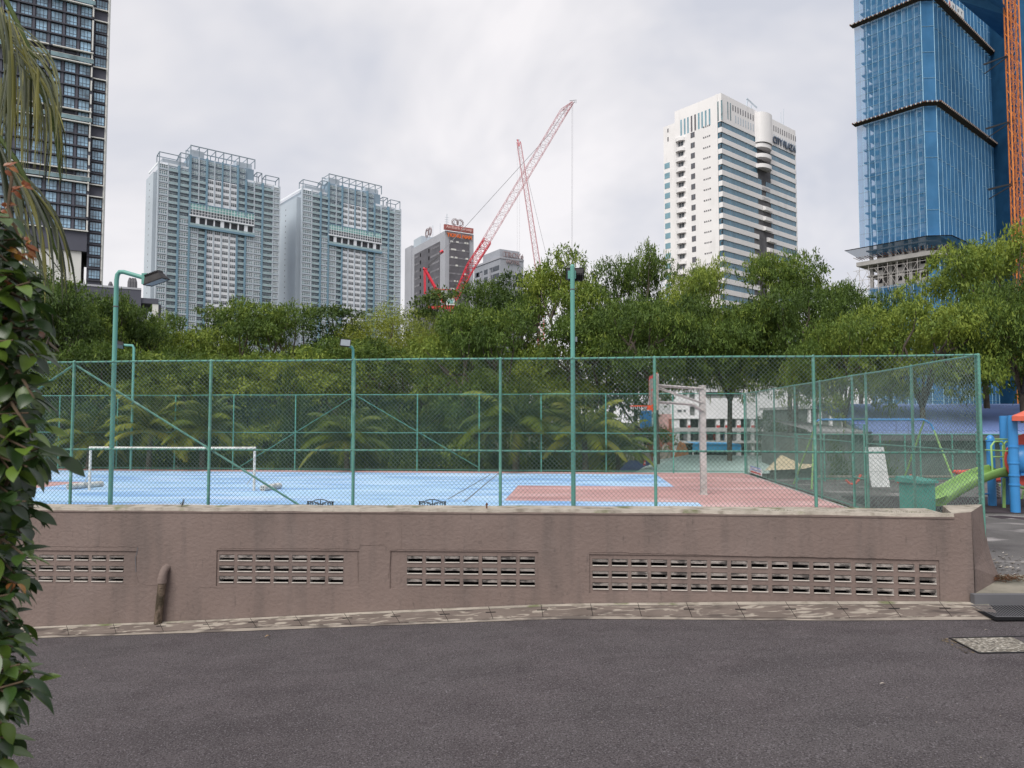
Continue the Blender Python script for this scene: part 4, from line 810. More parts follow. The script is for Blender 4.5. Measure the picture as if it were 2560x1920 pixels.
def mound(name, lab, px0, px1, top, Y, k, cat):
    m = MB(); n = 22; x0, x1 = pxx(px0, Y), pxx(px1, Y); H = pz(top, Y)+4; r = random.Random(px0); V = []
    for j in range(n):
        for i in range(n):
            u, v = i/(n-1)*2-1, j/(n-1)*2-1; rr = min(1, math.hypot(u, v)); V.append((x0+(x1-x0)*i/(n-1), Y+v*(x1-x0)*.6, -4+H*(1-rr**2.2)**.6 if rr < 1 else -4))
    V = [(a, b_, c+(r.uniform(-.1, .1) if c > -3.9 else 0)) for a, b_, c in V]
    m.add(V, [(j*n+i, j*n+i+1, (j+1)*n+i+1, (j+1)*n+i) for i in range(n-1) for j in range(n-1)], k); return tag(m.build(name, off=((x0+x1)/2, Y, -4)), lab, cat)
mound('earth_mound', 'orange earth mound in front of the white school', 1674, 1733, 1106, 50., 'earth', 'mound'); mound('rubble_heap', 'pale rubble heap between the tree trunk and the orange earth mound', 1636, 1690, 1111, 47., 'rubble', 'rubble')
mound('rubble_heap', 'brown rubble heap in front of the timber stall', 1575, 1640, 1112, 45., 'rubble', 'rubble')
Y = 56.0; xx = lambda p: pxx(p, Y); zz = lambda p: pz(p, Y); o = thing('market_canopy', 'bright blue fabric canopy on white posts in front of the school', 'canopy', (xx(1790), Y, -4)); ol = tuple(o.location); m = MB()
m.path([(xx(1730), Y, zz(1117)), (xx(1734), Y, zz(1110)), (xx(1745), Y, zz(1108.5)), (xx(1840), Y, zz(1109.5)), (xx(1850), Y, zz(1112)), (xx(1852), Y, zz(1120))], .03, 'truck_blue', 5)
for a, b in ((1729.5, 1851.5),): m.add([(xx(a), Y, zz(1127)), (xx(b), Y, zz(1129)), (xx(b-1), Y+.1, zz(1111)), (xx(a+3), Y+.1, zz(1108)), (xx(a+6), Y+3, zz(1107)), (xx(b-4), Y+3, zz(1109))], [(0, 1, 2, 3), (3, 2, 5, 4)], 'truck_blue')
m.build('fabric_roof', o, ol)
for px in (1731, 1755, 1845): m = MB(); m.box(xx(px), Y+.05, -4, xx(px+3), Y+.2, zz(1125), 'cab_white'); m.build('post', o, ol)
m = MB(); m.box(xx(1736), Y+2.9, -4, xx(1848), Y+3, zz(1112), 'dark'); m.build('back_sheet', o, ol)  # near-black sheet closing the gap below the blue fabric
# hipped roofs of low pavilions
def hip(name, lab, eave, ridge, k, ze, wallk='school_grey', ribs=0, cat='pavilion', zb=-4):
    e = [at(*q) for q in eave]; r = [at(*q) for q in ridge]; c = sum(e, Vector())/4; o = thing(name, lab, cat, (c.x, c.y, zb)); ol = tuple(o.location)
    m = MB(); m.add(e+r, [(0, 1, 5, 4), (1, 2, 5), (2, 3, 4, 5), (3, 0, 4), (3, 2, 1, 0)], k)
    if ribs:
        for i in range(ribs): 
            t = (i+.5)/ribs; a = e[0].lerp(e[1], t); b = r[0].lerp(r[1], t); m.path([a+Vector((0, 0, .02)), b+Vector((0, 0, .02))], .022, k, 4)
    m.build('roof', o, ol); m = MB(); q = [c+(p-c)*.88 for p in e]; zt = min(p.z for p in e)-.02
    m.prism([(p.x, p.y) for p in q], zb, zt, wallk); m.build('wall', o, ol); return o
hip('pavilion', 'low pavilion with a pale mint metal hip roof just beyond the far fence', [(1585, 1182, 30), (1940, 1184, 30), (1935, 1150, 41), (1640, 1150, 41)], [(1716, 1138, 36), (1905, 1140, 36)], 'roof_mint', 0, ribs=44)
hip('pavilion', 'small navy roofed hut with a red vent pipe left of the mint roof', [(1545, 1177, 33), (1640, 1177, 33), (1635, 1160, 38), (1562, 1160, 38)], [(1572, 1151.5, 37), (1630, 1151, 37)], 'roof_navy', 0, ribs=14)
o = thing('vent_pipe', 'short red and white vent pipe on the navy roof', 'pipe', tuple(at(1611, 1172, 35))); ol = tuple(o.location); m = MB()
for i in range(5): m.tube(at(1611, 1171-i*4, 35), at(1611, 1167-i*4, 35), .06, 'mural_red' if i % 2 == 0 else 'sign_pink', 8)
m.build('pipe', o, ol)
hip('tan_pavilion', 'tan roofed low pavilion beside the playground behind the right court fence', [(1912, 1176, 27), (2010, 1172, 26), (2125, 1144, 33), (1945, 1150, 35)], [(1956, 1134, 31.5), (2098, 1139, 32)], 'roof_tan', 0, wallk='wall_greygreen')
o = thing('notice_banner', 'small striped white notice banner on the right court fence', 'banner', tuple(SA+SD*sidef(1893, 1180)[0]+Vector((-.05, 0, .4))), SRZ)
m = MB(); zA = sidef(1893, 1170)[1]-.4; zB = sidef(1893, 1186)[1]-.4
m.box(-.9, 0, zB, .9, .01, zA, 'board_white'); m.build('sheet', o); m = MB()
for i in range(3): m.box(-.75, .012, zB+.04+i*.09, .75, .016, zB+.08+i*.09, 'roof_blue' if i else 'mural_red')
m.build('stripes', o)
# blue roofed shed behind the playground
Ya, Yb = 27.0, 35.0; xa, xb_ = pxx(2170, Ya), pxx(2800, Ya); ze, zr2 = pz(1079, Ya, 2400), pz(1016, Yb, 2400)
o = thing('long_shed', 'long grey walled shed under a bright blue ribbed metal roof', 'shed', ((xa+xb_)/2, Ya, -4)); ol = tuple(o.location)
m = MB(); m.add([(xa, Ya, ze), (xb_, Ya, ze), (xb_+2, Yb, zr2), (xa+1.5, Yb, zr2), (xa, Ya, ze-.12), (xb_, Ya, ze-.12), (xb_+2, Yb, zr2-.12), (xa+1.5, Yb, zr2-.12)], [(0, 1, 2, 3), (7, 6, 5, 4), (0, 4, 5, 1), (0, 3, 7, 4)], 'roof_blue')
n = 62
for i in range(n): t = (i+.5)/n; m.path([(xa+(xb_-xa)*t, Ya-.02, ze+.03), (xa+1.5+(xb_-xa+.5)*t, Yb, zr2+.03)], .035, 'roof_blue', 4)
m.path([(xa+1.5, Yb, zr2+.05), (xb_+2, Yb, zr2+.05)], .09, 'roof_blue', 6); m.build('roof', o, ol)
m = MB(); m.box(xa+.4, Ya+.5, -4, xb_, Yb-.3, ze-.14, 'wall_greygreen'); m.build('wall', o, ol)
m = MB(); m.box(xa+.2, Ya+.02, ze-.34, xb_, Ya+.1, ze-.13, 'con_dark'); m.build('gutter', o, ol)
xa2, xb2 = pxx(2035, Ya), pxx(2185, Ya); o = thing('grey_shed', 'weathered grey roofed lean to behind the swing set', 'shed', ((xa2+xb2)/2, Ya, -4)); ol = tuple(o.location); m = MB()
m.add([(xa2, Ya, ze), (xb2-.1, Ya, ze), (xb2-.1, Yb-1, pz(1052, Yb-1)), (xa2+1, Yb-1, pz(1052, Yb-1)), (xa2, Ya, ze-.1), (xb2-.1, Ya, ze-.1)], [(0, 1, 2, 3), (0, 4, 5, 1)], 'roof_grey'); m.build('roof', o, ol); m = MB(); m.box(xa2+.3, Ya+.4, -4, xb2-.2, Yb-1.4, ze-.12, 'wall_greygreen'); m.build('wall', o, ol)

# ================================================================ towers
# ---- dark apartment tower at the left
fr = Frame(219, 182, 60.7, 560); o = fr.root('apartment_tower', 'dark grey glass apartment tower with white stepped ledges at the left edge', 'tower')
FL = 3.14; z0 = fr.z(225, 578)-.0; zl = fr.z(215, 629); L = 62; X1 = fr.x(252, 640)
m = MB(); m.box(-L, .9, zl, -.05, 22, z0+36*FL, 'dk_tower'); m.box(-L, 0, zl, -.05, .9, z0-.25, 'dk_tower'); m.build('wall', o)
m = MB(); m.box(-L, .5, -4, -1.2, 21, zl-.01, 'ledge_white'); m.build('podium_wall', o)
m = MB(); m.box(0, 1.4, -4, X1, 24, z0+36*FL, 'dk_tower'); m.build('wing_wall', o)
m = MB(); m.box(X1, 1.3, fr.z(250, 700), X1+.3, 24, z0+36*FL, 'ledge_white'); m.build('edge_trim', o)
def win(w_, h_, npane, fk, gk, d=.12, bar=.05, trans=None):
    t = MB(); t.box(-w_/2, -d, 0, w_/2, 0, h_, gk)
    for i in range(npane+1): x = -w_/2+w_*i/npane; t.box(x-bar, -d-.05, 0, x+bar, -d-.001, h_, fk)
    for zz_ in ((0, h_*.33, h_) if trans is None else trans): t.box(-w_/2, -d-.045, zz_-bar, w_/2, -d-.002, zz_+bar, fk)
    return t
wA = win(2.35, 2.45, 3, 'dk_frame', 'dk_glass'); wB = win(2.5, 2.2, 4, 'dk_frame', 'dk_glass')
rw = Reps('window'); rl = Reps('ledge'); rb = Reps('balcony_rail')
sl1 = MB(); NF = 36
for f in range(NF):
    z = z0+f*FL; B3(sl1, -L, .02, z-.18, -.05, .9, z+.18, 'dk_frame'); B3(sl1, 0, 1.0, z-.15, X1-.02, 1.4, z+.15, 'dk_frame')
    balc = f % 5 == 4
    for c in range(18):
        x = -1.7-c*3.25
        if x < -L+2: break
        if not balc or c < 1: rw.add(wA, TR(x, .9-.15, z+.36), 1/(182-x*-.5+abs(z)*.1))
        B3(sl1, x+1.35, .35, z+.18, x+1.35+.55, .9, z+FL-.18, 'dk_tower')
    if f % 5 != 3: rw.add(wB, TR(X1*.55, 1.35, z+.5), .0054)
for f in range(-4, 0): rw.add(wB, TR(X1*.55, 1.35, z0+f*FL+.5), .0054); B3(sl1, 0, 1.0, z0+f*FL-.15, X1-.02, 1.4, z0+f*FL+.15, 'dk_frame')
sl1.build('floor_bands', o)
def ledge(w_): t = MB(); t.box(0, -.7, 0, w_, .0, .26, 'ledge_white'); return t
lA, lB, lC = ledge(9), ledge(6.2), ledge(X1); rg = random.Random(5)
rail = MB(); rail.box(0, -.5, .3, 9.5, -.42, 1.35, 'glass_grey'); rail.box(0, -.52, 1.35, 9.5, -.40, 1.42, 'ledge_white')
for f in range(NF):
    z = z0+f*FL
    if f % 5 in (4, 0):
        for i in range(6):
            x = -9.2-i*9.8+(0 if f % 5 == 4 else .4); rl.add(lA, TR(x, 0, z-.35+(.5 if (i+f) % 2 else 0)*0), .005-i*.0003)
            if f % 5 == 4: rb.add(rail, TR(x, .1, z), .005-i*.0002)
    if f % 5 in (3, 4): rl.add(lC, TR(0, 1.2, z-.15), .005)
rl.emit(o); rw.emit(o); rb.emit(o)
m = MB(); r2 = random.Random(8); z = z0
while z < z0+NF*FL: h = r2.choice([2.6, 5.8, 8]); B3(m, -.3, -.3, z, .05, .2, min(z+h, z0+NF*FL), 'ledge_white'); z += h+1.0
m.build('edge_fin', o)
# dark podium to its right
fr = Frame(247, 150, 62); o = fr.root('podium_block', 'dark grey stepped podium block between the dark tower and the twin towers', 'building')
xA, xB_, xC = fr.x(247, 740), fr.x(353, 740), fr.x(396, 770); zA, zB, zC, zD = fr.z(300, 721), fr.z(370, 745), fr.z(370, 758), fr.z(370, 790)
m = MB(); m.box(-30, 0, -4, xB_, 14, zA, 'dk_tower'); m.box(xB_, .3, zC, xC, 13.7, zB, 'dk_tower'); m.box(xB_, 6, -4, xC-2, 13, zC, 'am_grey'); m.build('wall', o)
m = MB(); m.box(xC-1.2, .4, -4, xC, 1.6, zC, 'ledge_white'); m.box(xB_+3, 1, -4, xB_+4, 2, zC, 'dk_tower'); m.build('column', o)
for i, px in enumerate((275, 324, 331, 337)): m = MB(); x = fr.x(px, 720); m.lathe((x, 3, zA), [(.5, 0), (.45, 1.2+.9*(i > 0)), (.2, 1.8+1.2*(i > 0))], 'con_dark', 8); m.build('roof_vent', o)
m = MB(); m.box(-30, -.1, zA, xB_, .2, zA+.4, 'am_grey'); m.build('parapet', o)

# ---- twin pale blue condominium towers
def condo(px, Y, ang, lab, zoff, pxs, left_w, tall):
    """pxs: edges of the columns in image pixels at about mid height"""
    fr = Frame(px, Y, ang); o = fr.root('condominium_tower', lab, 'tower', group=None)
    E = [fr.x(q, 610) for q in pxs]; L = E[-1]; FL = 3.12; zt = tall['ztop'](fr); NF = 34; z0 = zt-NF*FL; dep = left_w
    zlo = 34; f0 = int((zlo-z0)/FL); ce0, ce1 = E[3], E[7+1+1+0]
    core = MB(); core.box(0, 1.6, -4, L, dep, zt, 'bl_grey'); core.box(E[3], 1.6, zt, E[9], dep-2, zt+2.2*FL, 'bl_blue'); core.build('wall', o)
    side = MB(); side.box(-.02-3.2, 3.5, -4, 0-.02, dep-2.5, zt-4, 'bl_grey')
    side.box(-.2, 1.2, -4, -.02, 3.4, zt, 'bl_white'); side.build('side_wing', o)
    n = MB()
    for f in range(f0, NF-2): z = z0+f*FL; n.box(-3.26, dep*.5, z+.9, -3.225, dep*.5+.8, z+1.7, 'glass_dark')
    stuff(n.build('stair_windows', o))
    # columns: kind per column, for lower / upper zones
    kinds = ['bay', 'bal', 'C', 'D', 'bal', 'wht', 'wht', 'wht', 'wht', 'bal', 'D2', 'C2', 'bal', 'bay']
    fb = NF-tall['fb']; bridge = range(fb, fb+3); slabs = {}; pil = MB(); back = MB(); R_w = Reps('window'); R_b = Reps('balcony')
    cw = lambda i: E[i+1]-E[i]
    tm = {}
    def W(kind, w_):
        key = (kind, round(w_, 2))
        if key in tm: return tm[key]
        t = MB(); w_ -= .5
        if kind == 'bay':
            t.box(-w_/2, -1.5, .15, w_/2, 0, .95, 'bl_grey'); t.box(-w_/2+.1, -1.35, .95, w_/2-.1, 0, 2.6, 'glass_grey')
            for i in range(5): x = -w_/2+.08+(w_-.16)*i/4; t.box(x-.08, -1.44, .95, x+.08, -1.352, 2.6, 'bl_white')
            t.box(-w_/2, -1.46, 1.75, w_/2, -1.353, 1.88, 'bl_white'); t.box(-w_/2, -1.5, 2.6, w_/2, 0, 2.78, 'bl_white')
        elif kind == 'wht':
            t.box(-w_/2-.15, -1.3, .02, w_/2+.15, 0, FL-.03, 'bl_white'); ww = w_*.42
            t.box(-ww, -1.34, .85, ww, -1.302, 2.55, 'glass_dark')
            for i in range(4): x = -ww+2*ww*i/3; t.box(x-.05, -1.40, .85, x+.05, -1.342, 2.55, 'bl_white')
            t.box(-ww, -1.39, 1.95, ww, -1.343, 2.05, 'bl_white')
        elif kind == 'bal':
            t.box(-w_/2, -1.5, 0, w_/2, 0, .16, 'bl_grey'); t.box(-w_/2, -1.48, .16, w_/2, -1.42, 1.15, 'railglass'); t.box(-w_/2, -1.5, 1.15, w_/2, -1.4, 1.23, 'bl_white')
            t.box(-w_*.3, -.12, .16, w_*.35, -.02, 2.3, 'glass_grey'); t.box(w_*.02-.05, -.16, .16, w_*.02+.05, -.121, 2.3, 'bl_white'); t.box(-w_*.36, -.15, 2.3, w_*.4, -.02, 2.42, 'bl_white'); t.box(w_*.4, -.9, .16, w_/2, -.3, .9, 'bl_white')
        elif kind == 'grid':
            t.box(-w_/2, -.9, .5, w_/2, 0, 2.75, 'bl_blue'); t.box(-w_*.44, -.96, .75, w_*.44, -.901, 2.5, 'glass_grey')
            for i in range(5): x = -w_*.44+w_*.88*i/4; t.box(x-.06, -1.0, .75, x+.06, -.961, 2.5, 'bl_white')
            for q in (.75, 1.7, 2.5): t.box(-w_*.44, -1.0, q-.05, w_*.44, -.962, q+.05, 'bl_white')
        tm[key] = t; return t
    top_extra = 2
    for c in range(14):
        xc = (E[c]+E[c+1])/2; cen = 3 <= c <= 9 or c == 10
        for f in range(f0, NF+(2 if cen and c <= 9 else 0)):
            z = z0+f*FL; k = kinds[c]
            if 3 <= c <= 10 and f in bridge: continue
            if k == 'C': k = 'bay' if f < fb+1 else 'bal'
            elif k == 'C2': k = 'bay' if f < fb+1 else 'bal'
            elif k in ('D', 'D2'): k = 'bay' if f < fb else ('bal' if f < NF-1 else 'grid')
            elif k == 'wht': k = 'wht' if f < NF-1 else 'grid'
            elif k == 'bal' and f >= NF-1 and 3 <= c <= 9: k = 'grid'
            (R_b if k == 'bal' else R_w).add(W(k, cw(c)), TR(xc, 1.6, z), 1/(Y+xc*math.cos(fr.a)))
            slabs.setdefault(f, MB()).box(E[c]+.02, .75 if k != 'wht' else .77, z-.09, E[c+1]-.02, 1.6, z+.07, 'bl_grey')
    for i in range(15):
        zt_ = zt+(2.2*FL if 3 <= i <= 9 else .4); dk = i in (2, 3, 5, 9, 10, 12)
        for (za, zb_) in (((-4, z0+fb*FL), (z0+(fb+3)*FL, zt_)) if 4 <= i <= 10 else ((-4, zt_),)):
            B3(pil, E[i]-(.42 if dk else .2), -.2 if dk else .0, za, E[i]+(.42 if dk else .2), 1.6, zb_, 'bl_dkblue' if dk else 'bl_grey')
    xm = E[7]; B3(pil, xm-.35, -.05, z0+(fb+3)*FL, xm+.35, .28, zt+2.2*FL, 'bl_dkblue')
    for f in slabs: slabs[f].build('floor_rib', o)
    pil.build('pilasters', o); R_w.emit(o); R_b.emit(o)
    # sky bridge storey: dark sheet painting the void's shade, columns, ledge, green curtain wall above
    zb = z0+fb*FL; xa, xb = E[3], E[11]
    m = MB(); m.box(xa, 1.55, zb+.9, xb, 1.59, zb+1.6*FL, 'con_dark'); m.build('void_shade', o)
    m = MB(); m.box(xa-.3, -.9, zb-.55, xb+.3, 1.6, zb+.45, 'bl_dkblue'); m.build('deck_ledge', o)
    m = MB(); m.box(xa, -.8, zb+.45, xb, -.72, zb+1.5, 'railglass'); m.build('deck_rail', o)
    for i in range(9):
        m = MB(); x = xa+(xb-xa)*(i+.0)/8; wd = .8 if i in (1, 4, 7) else .28
        m.box(x-wd, .1, zb+.45, x+wd, 1.2, zb+1.62*FL, 'bl_white'); m.build('column', o)
    m = MB(); m.box(xa-.1, -.4, zb+1.62*FL, xb+.1, 1.6, zb+1.62*FL+.6, 'bl_white'); m.build('lintel', o)
    m = MB(); za, zc = zb+1.62*FL+.6, zb+3.6*FL; h = (zc-za)/4; NX = 22
    for r_ in range(4):
        for i in range(NX): x = xa+(xb-xa)*i/NX; m.box(x, -.1, za+h*r_, x+(xb-xa)/NX, .3, za+h*(r_+1), 'glass_teal' if r_ >= 2 else 'glass_dark')
    for i in range(NX+1): x = xa+(xb-xa)*i/NX; m.box(x-.1, -.2, za, x+.1, -.101, zc, 'bl_white')
    for r_ in range(4): m.box(xa, -.19, za+h*r_-.09, xb, -.102, za+h*r_+.09, 'bl_white')
    m.box(xa-.1, -.25, zc, xb+.1, 1.6, zc+.4, 'bl_dkblue'); m.build('curtain_wall', o)
    # roof frames
    def pergola(x0, x1, y0, y1, za, zb_, n, r=.2, nm='roof_frame'):
        m = MB()
        for i in range(n+1):
            x = x0+(x1-x0)*i/n
            m.box(x-r, y0-r, za, x+r, y0+r, zb_, 'frame_blue'); m.box(x-r*.8, y1-r, za, x+r*.8, y1+r, zb_, 'frame_blue')
            m.box(x-r*.6, y0, zb_-.3, x+r*.6, y1, zb_-.02, 'frame_blue')
        m.box(x0-r, y0-r-.02, zb_-.01, x1+r, y0+r, zb_+.4, 'frame_blue'); m.box(x0-r, y1-r, zb_-.01, x1+r, y1+r, zb_+.4, 'frame_blue'); m.build(nm, o)
    ztc = zt+2.2*FL; pergola(E[3], E[11], .3, 9, ztc, ztc+4.6, 8)
    m = MB(); m.box(E[10], 1.6, zt, E[11], dep-3, ztc-.02, 'bl_blue'); m.build('roof_room', o); m = MB(); m.box(E[3]+.5, 2, ztc, E[5]-1, 9.5, ztc+3.4, 'bl_grey'); m.build('roof_room', o); m = MB(); m.box(E[9], 3, ztc, E[11]-.6, 10, ztc+3, 'bl_grey'); m.build('roof_room', o)
    # two slanting frames on each shoulder
    for (x0, x1, h) in ((E[0]+.3, E[2], 5.2), (E[2]+.6, E[3]-.5, 7.0), (E[11]+1.2, E[12]-.5, 5.5), (E[12]+1.5, E[14]-.5, 5)):
        m = MB(); r = .24
        for x in (x0, x1):
            m.path([(x, .5, zt), (x, .5, zt+h)], r, 'frame_blue', 4); m.path([(x, .5, zt+h), (x, 5.5, zt+h-.6)], r, 'frame_blue', 4); m.path([(x, 5.5, zt), (x, 5.5, zt+h-.6)], r, 'frame_blue', 4)
        m.path([(x0, .5, zt+h), (x1, .5, zt+h)], r, 'frame_blue', 4); m.path([(x0, 5.5, zt+h-.6), (x1, 5.5, zt+h-.6)], r, 'frame_blue', 4); m.build('roof_frame', o)
    m = MB(); m.box(E[0]+2, 2.2, zt, E[3]-1.5, 9, zt+3, 'bl_grey'); m.box(E[0], 1.4, zt, L, 1.7, zt+1.0, 'bl_white'); m.box(E[0], 1.6, zt, E[0]+.3, dep, zt+1, 'bl_white'); m.build('parapet', o)
    return o, fr
px1 = [392, 417, 444, 472, 494, 514, 533.5, 553, 573, 592, 613, 634, 655, 682, 698]
condo(391, 332, 51, 'left one of the twin pale blue apartment towers, nearer the dark tower', 0, px1, 21, dict(ztop=lambda f: f.z(392, 404), fb=9))
px2 = [755, 779, 801, 821, 840, 855, 870.5, 887, 903, 918, 936, 953, 971, 987, 1002]
condo(754.5, 382, 50, 'right one of the twin pale blue apartment towers, with a broad plain side wall', 0, px2, 36, dict(ztop=lambda f: f.z(756, 471), fb=9))

# ---- white office tower with blue window bands
fr = Frame(1815, 240, 50); o = fr.root('office_tower', 'white office tower with blue window bands and rounded balconies at right', 'tower')
L = fr.x(1992, 500); Wd = fr.y(1688, 420); W2 = fr.y(1658, 600); zt = fr.z(1816, 239); zb1 = fr.z(1816, 308); FL = (fr.z(1816, 308)-fr.z(1816, 520))/8.0
bh = FL*.54
m = MB(); m.box(.35, .35, -4, L-.35, Wd-.02, zb1+.1, 'con_dark'); m.box(0, 0, zb1, L, Wd, zt, 'cp_white'); m.build('core', o)
m = MB(); c0 = fr.y(1793, 420)
m.box(-.06, c0, -4, .34, Wd, zb1-.001, 'cp_white'); m.box(-.30, c0-.5, -4, -.061, c0+.25, zt, 'cp_white')
m.box(.8, Wd, -4, L-4, W2, fr.zy(1660, 315)-0, 'cp_white')
m.build('white_wall', o)
x880, x915, x955, x1165 = fr.x(1905, 440), fr.x(1916, 440), fr.x(1928, 440), L; x835 = fr.x(1892, 380)
NF = 24; sp_ = MB(); R_g = Reps('window_band'); tg = {}
def band(w_):
    k = round(w_, 2)
    if k not in tg:
        t = MB(); t.box(0, 0, 0, w_, .2, bh, 'cp_glass')
        n = int(w_/1.3)
        for i in range(1, n): t.box(w_*i/n-.03, -.03, 0, w_*i/n+.03, -.001, bh, 'am_band')
        tg[k] = t
    return tg[k]
def bandy(w_):
    k = ('y', round(w_, 2))
    if k not in tg: t = MB(); t.box(0, 0, 0, .2, w_, bh, 'cp_glass'); t.box(-.03, w_*.1, bh*.15, -.001, w_*.5, bh*.7, 'glass_dark'); tg[k] = t
    return tg[k]
lim = []
for f in range(NF):
    zt_f = zb1-f*FL; zg_ = zt_f-bh
    if f < 4: a, b = x835+.5, x955
    elif f < 6: a, b = x880, x915
    elif f < 9: a, b = x880-2.5, x955
    elif f < 12: a, b = x880-5.5, fr.x(1936, 560)
    else: a, b = x880-6, fr.x(1938, 600)
    aw = a if f < 4 else (x880 if f < 9 else x880-2.5); bw_ = b if f < 4 else (x880+.4 if f < 9 else fr.x(1918, 560))
    R_g.add(band(a-.25), TR(.25, .25, zg_), 1); R_g.add(band(L-b), TR(b, .25, zg_), .5); R_g.add(bandy(c0-.3), TR(.25, .25, zg_), .9)
    sp_.box(0, 0, zg_-FL+bh, aw, .34, zg_, 'cp_white'); sp_.box(bw_, 0, zg_-FL+bh, L, .34, zg_, 'cp_white'); sp_.box(0, .34, zg_-FL+bh, .34, c0-.5, zg_, 'cp_white')
    if f >= 4: sp_.box(bw_, -1.0 if f >= 6 else 0, zg_-FL+bh, bw_+5, -.001 if f >= 6 else .3, zg_-FL+bh+1.3, 'cp_white')
sp_.build('spandrel_bands', o); R_g.emit(o)
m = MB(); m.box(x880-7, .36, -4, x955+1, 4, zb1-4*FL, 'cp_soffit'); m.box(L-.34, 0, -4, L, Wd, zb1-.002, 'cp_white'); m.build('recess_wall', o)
# rounded balcony stack on the right face and the drum above it
cx = (x835+x955)/2-1.3; rr = (x955-x835)/2*.88
def drum(m, cx_, z0_, z1_, rx_, ry_, k, soff='cp_soffit', ax='x'):
    n = 22; pts = []
    for i in range(n+1):
        t = math.pi*i/n; u = rx_*math.cos(t)*(1 if abs(math.cos(t)) < 1 else 1); v = -ry_*math.sin(t)**.75; pts.append((cx_+u, v) if ax == 'x' else (v, cx_+u))
    if ax == 'y': pts = pts[::-1]
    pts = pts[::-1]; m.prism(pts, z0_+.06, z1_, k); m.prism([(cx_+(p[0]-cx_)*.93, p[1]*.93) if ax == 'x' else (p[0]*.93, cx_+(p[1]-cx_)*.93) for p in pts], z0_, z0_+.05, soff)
m = MB(); drum(m, cx, zb1-bh-.2, zt-1.0, rr*1.05, 3.2, 'cp_white'); m.build('round_turret', o)
for f in range(3):
    m = MB(); zz_ = zb1-f*FL-bh; drum(m, cx, zz_-FL+bh-.25, zz_-.5, rr*.97, 2.8, 'cp_white'); m.build('round_balcony', o)
# left face: round balconies, square windows, slits, blue corner windows
yb_c = fr.y(1704, 500); ryb = (fr.y(1693, 500)-fr.y(1715, 500))/2; ysq0, ysq1 = fr.y(1739, 500), fr.y(1729, 500); ysl0, ysl1 = fr.y(1778, 500), fr.y(1760, 500); yw0, yw1 = fr.y(1673, 600), fr.y(1660, 600)
FLl = FL
Rb = Reps('round_balcony'); Rs = Reps('square_window'); Rl = Reps('slit_window'); Rc = Reps('corner_window'); Rv = Reps('balcony_window')
tb = MB(); drum(tb, 0, 0, 1.25, ryb, 1.6, 'cp_white', ax='y'); th = MB(); drum(th, 0, 0, .3, ryb*.95, 1.2, 'cp_white', ax='y')
ts = MB(); ts.box(-.08, ysq0-(ysq0+ysq1)/2, 0, 0, ysq1-(ysq0+ysq1)/2, 1.9, 'am_dark'); ts.box(-.10, -.04, 0, -.081, .04, 1.9, 'glass_grey')
tl = MB(); ws = (ysl1-ysl0)/2; tl.box(-.05, -ws, 0, 0, ws, .5, 'am_dark')
for i in range(1, 4): tl.box(-.07, -ws+ws*i/2-.15, 0, -.051, -ws+ws*i/2+.15, .5, 'cp_white')
tv = MB(); tv.box(-.06, -ryb*.55, 0, 0, ryb*.55, 1.75, 'glass_dark'); tv.box(-.08, -.06, 0, -.061, .06, 1.75, 'cp_white')
tc_ = MB(); tc_.box(-.06, yw0-(yw0+yw1)/2, 0, 0, yw1-(yw0+yw1)/2, FL*.55, 'cp_blue')
for f in range(NF):
    z = zb1-f*FL
    Rb.add(tb, TR(-.06, yb_c, z-FL*.52-1.2+.9), -f); Rv.add(tv, TR(-.06, yb_c, z-FL*.5-1.75+.0-.1), -f); Rb.add(th, TR(-.06, yb_c, z-FL*.5-.05), -f)
    Rs.add(ts, TR(-.06, (ysq0+ysq1)/2, z-1.9-.3), -f); Rl.add(tl, TR(-.06, (ysl0+ysl1)/2, z-.2), -f)
    if f > 1: Rc.add(tc_, TR(.8, (yw0+yw1)/2, z-FL*.1-FL*.55), -f)
for q in (Rb, Rs, Rl, Rc, Rv): q.emit(o)
def slot(*a): q = MB(); q.box(*a); q.build('slot_window', o)
for c in (203, 233, 260, 290, 320, 350, 378, 408, 440): y = fr.y(1640+c*.3013+1.5, 300); slot(-.05, y-.33, zt-10.8, -.001, y+.33, zt-4.0, 'am_dark' if c in (290, 320) else 'cp_blue'); 
for c in (510, 542): y = fr.y(1640+c*.3013+1, 270); slot(-.05, y-.3, zt-9.5, -.001, y+.3, zt-2.6, 'glass_grey')
for c in (592, 614): x = fr.x(1640+c*.3013+1, 270); slot(x-.3, -.05, zt-8.2, x+.3, -.001, zt-2.0, 'glass_grey')
for a, b, n in ((636, 802, 9), (972, 1150, 11)):
    for i in range(n):
        c = a+(b-a)*i/(n-1); x = fr.x(1640+c*.3013+1, 290); slot(x-.27, -.05, zt-4.3, x+.27, -.001, zt-2.2, 'am_dark'); 
        if i or a > 900: slot(x-.27, -.05, zt-8.2, x+.27, -.001, zt-5.6, 'bl_grey')

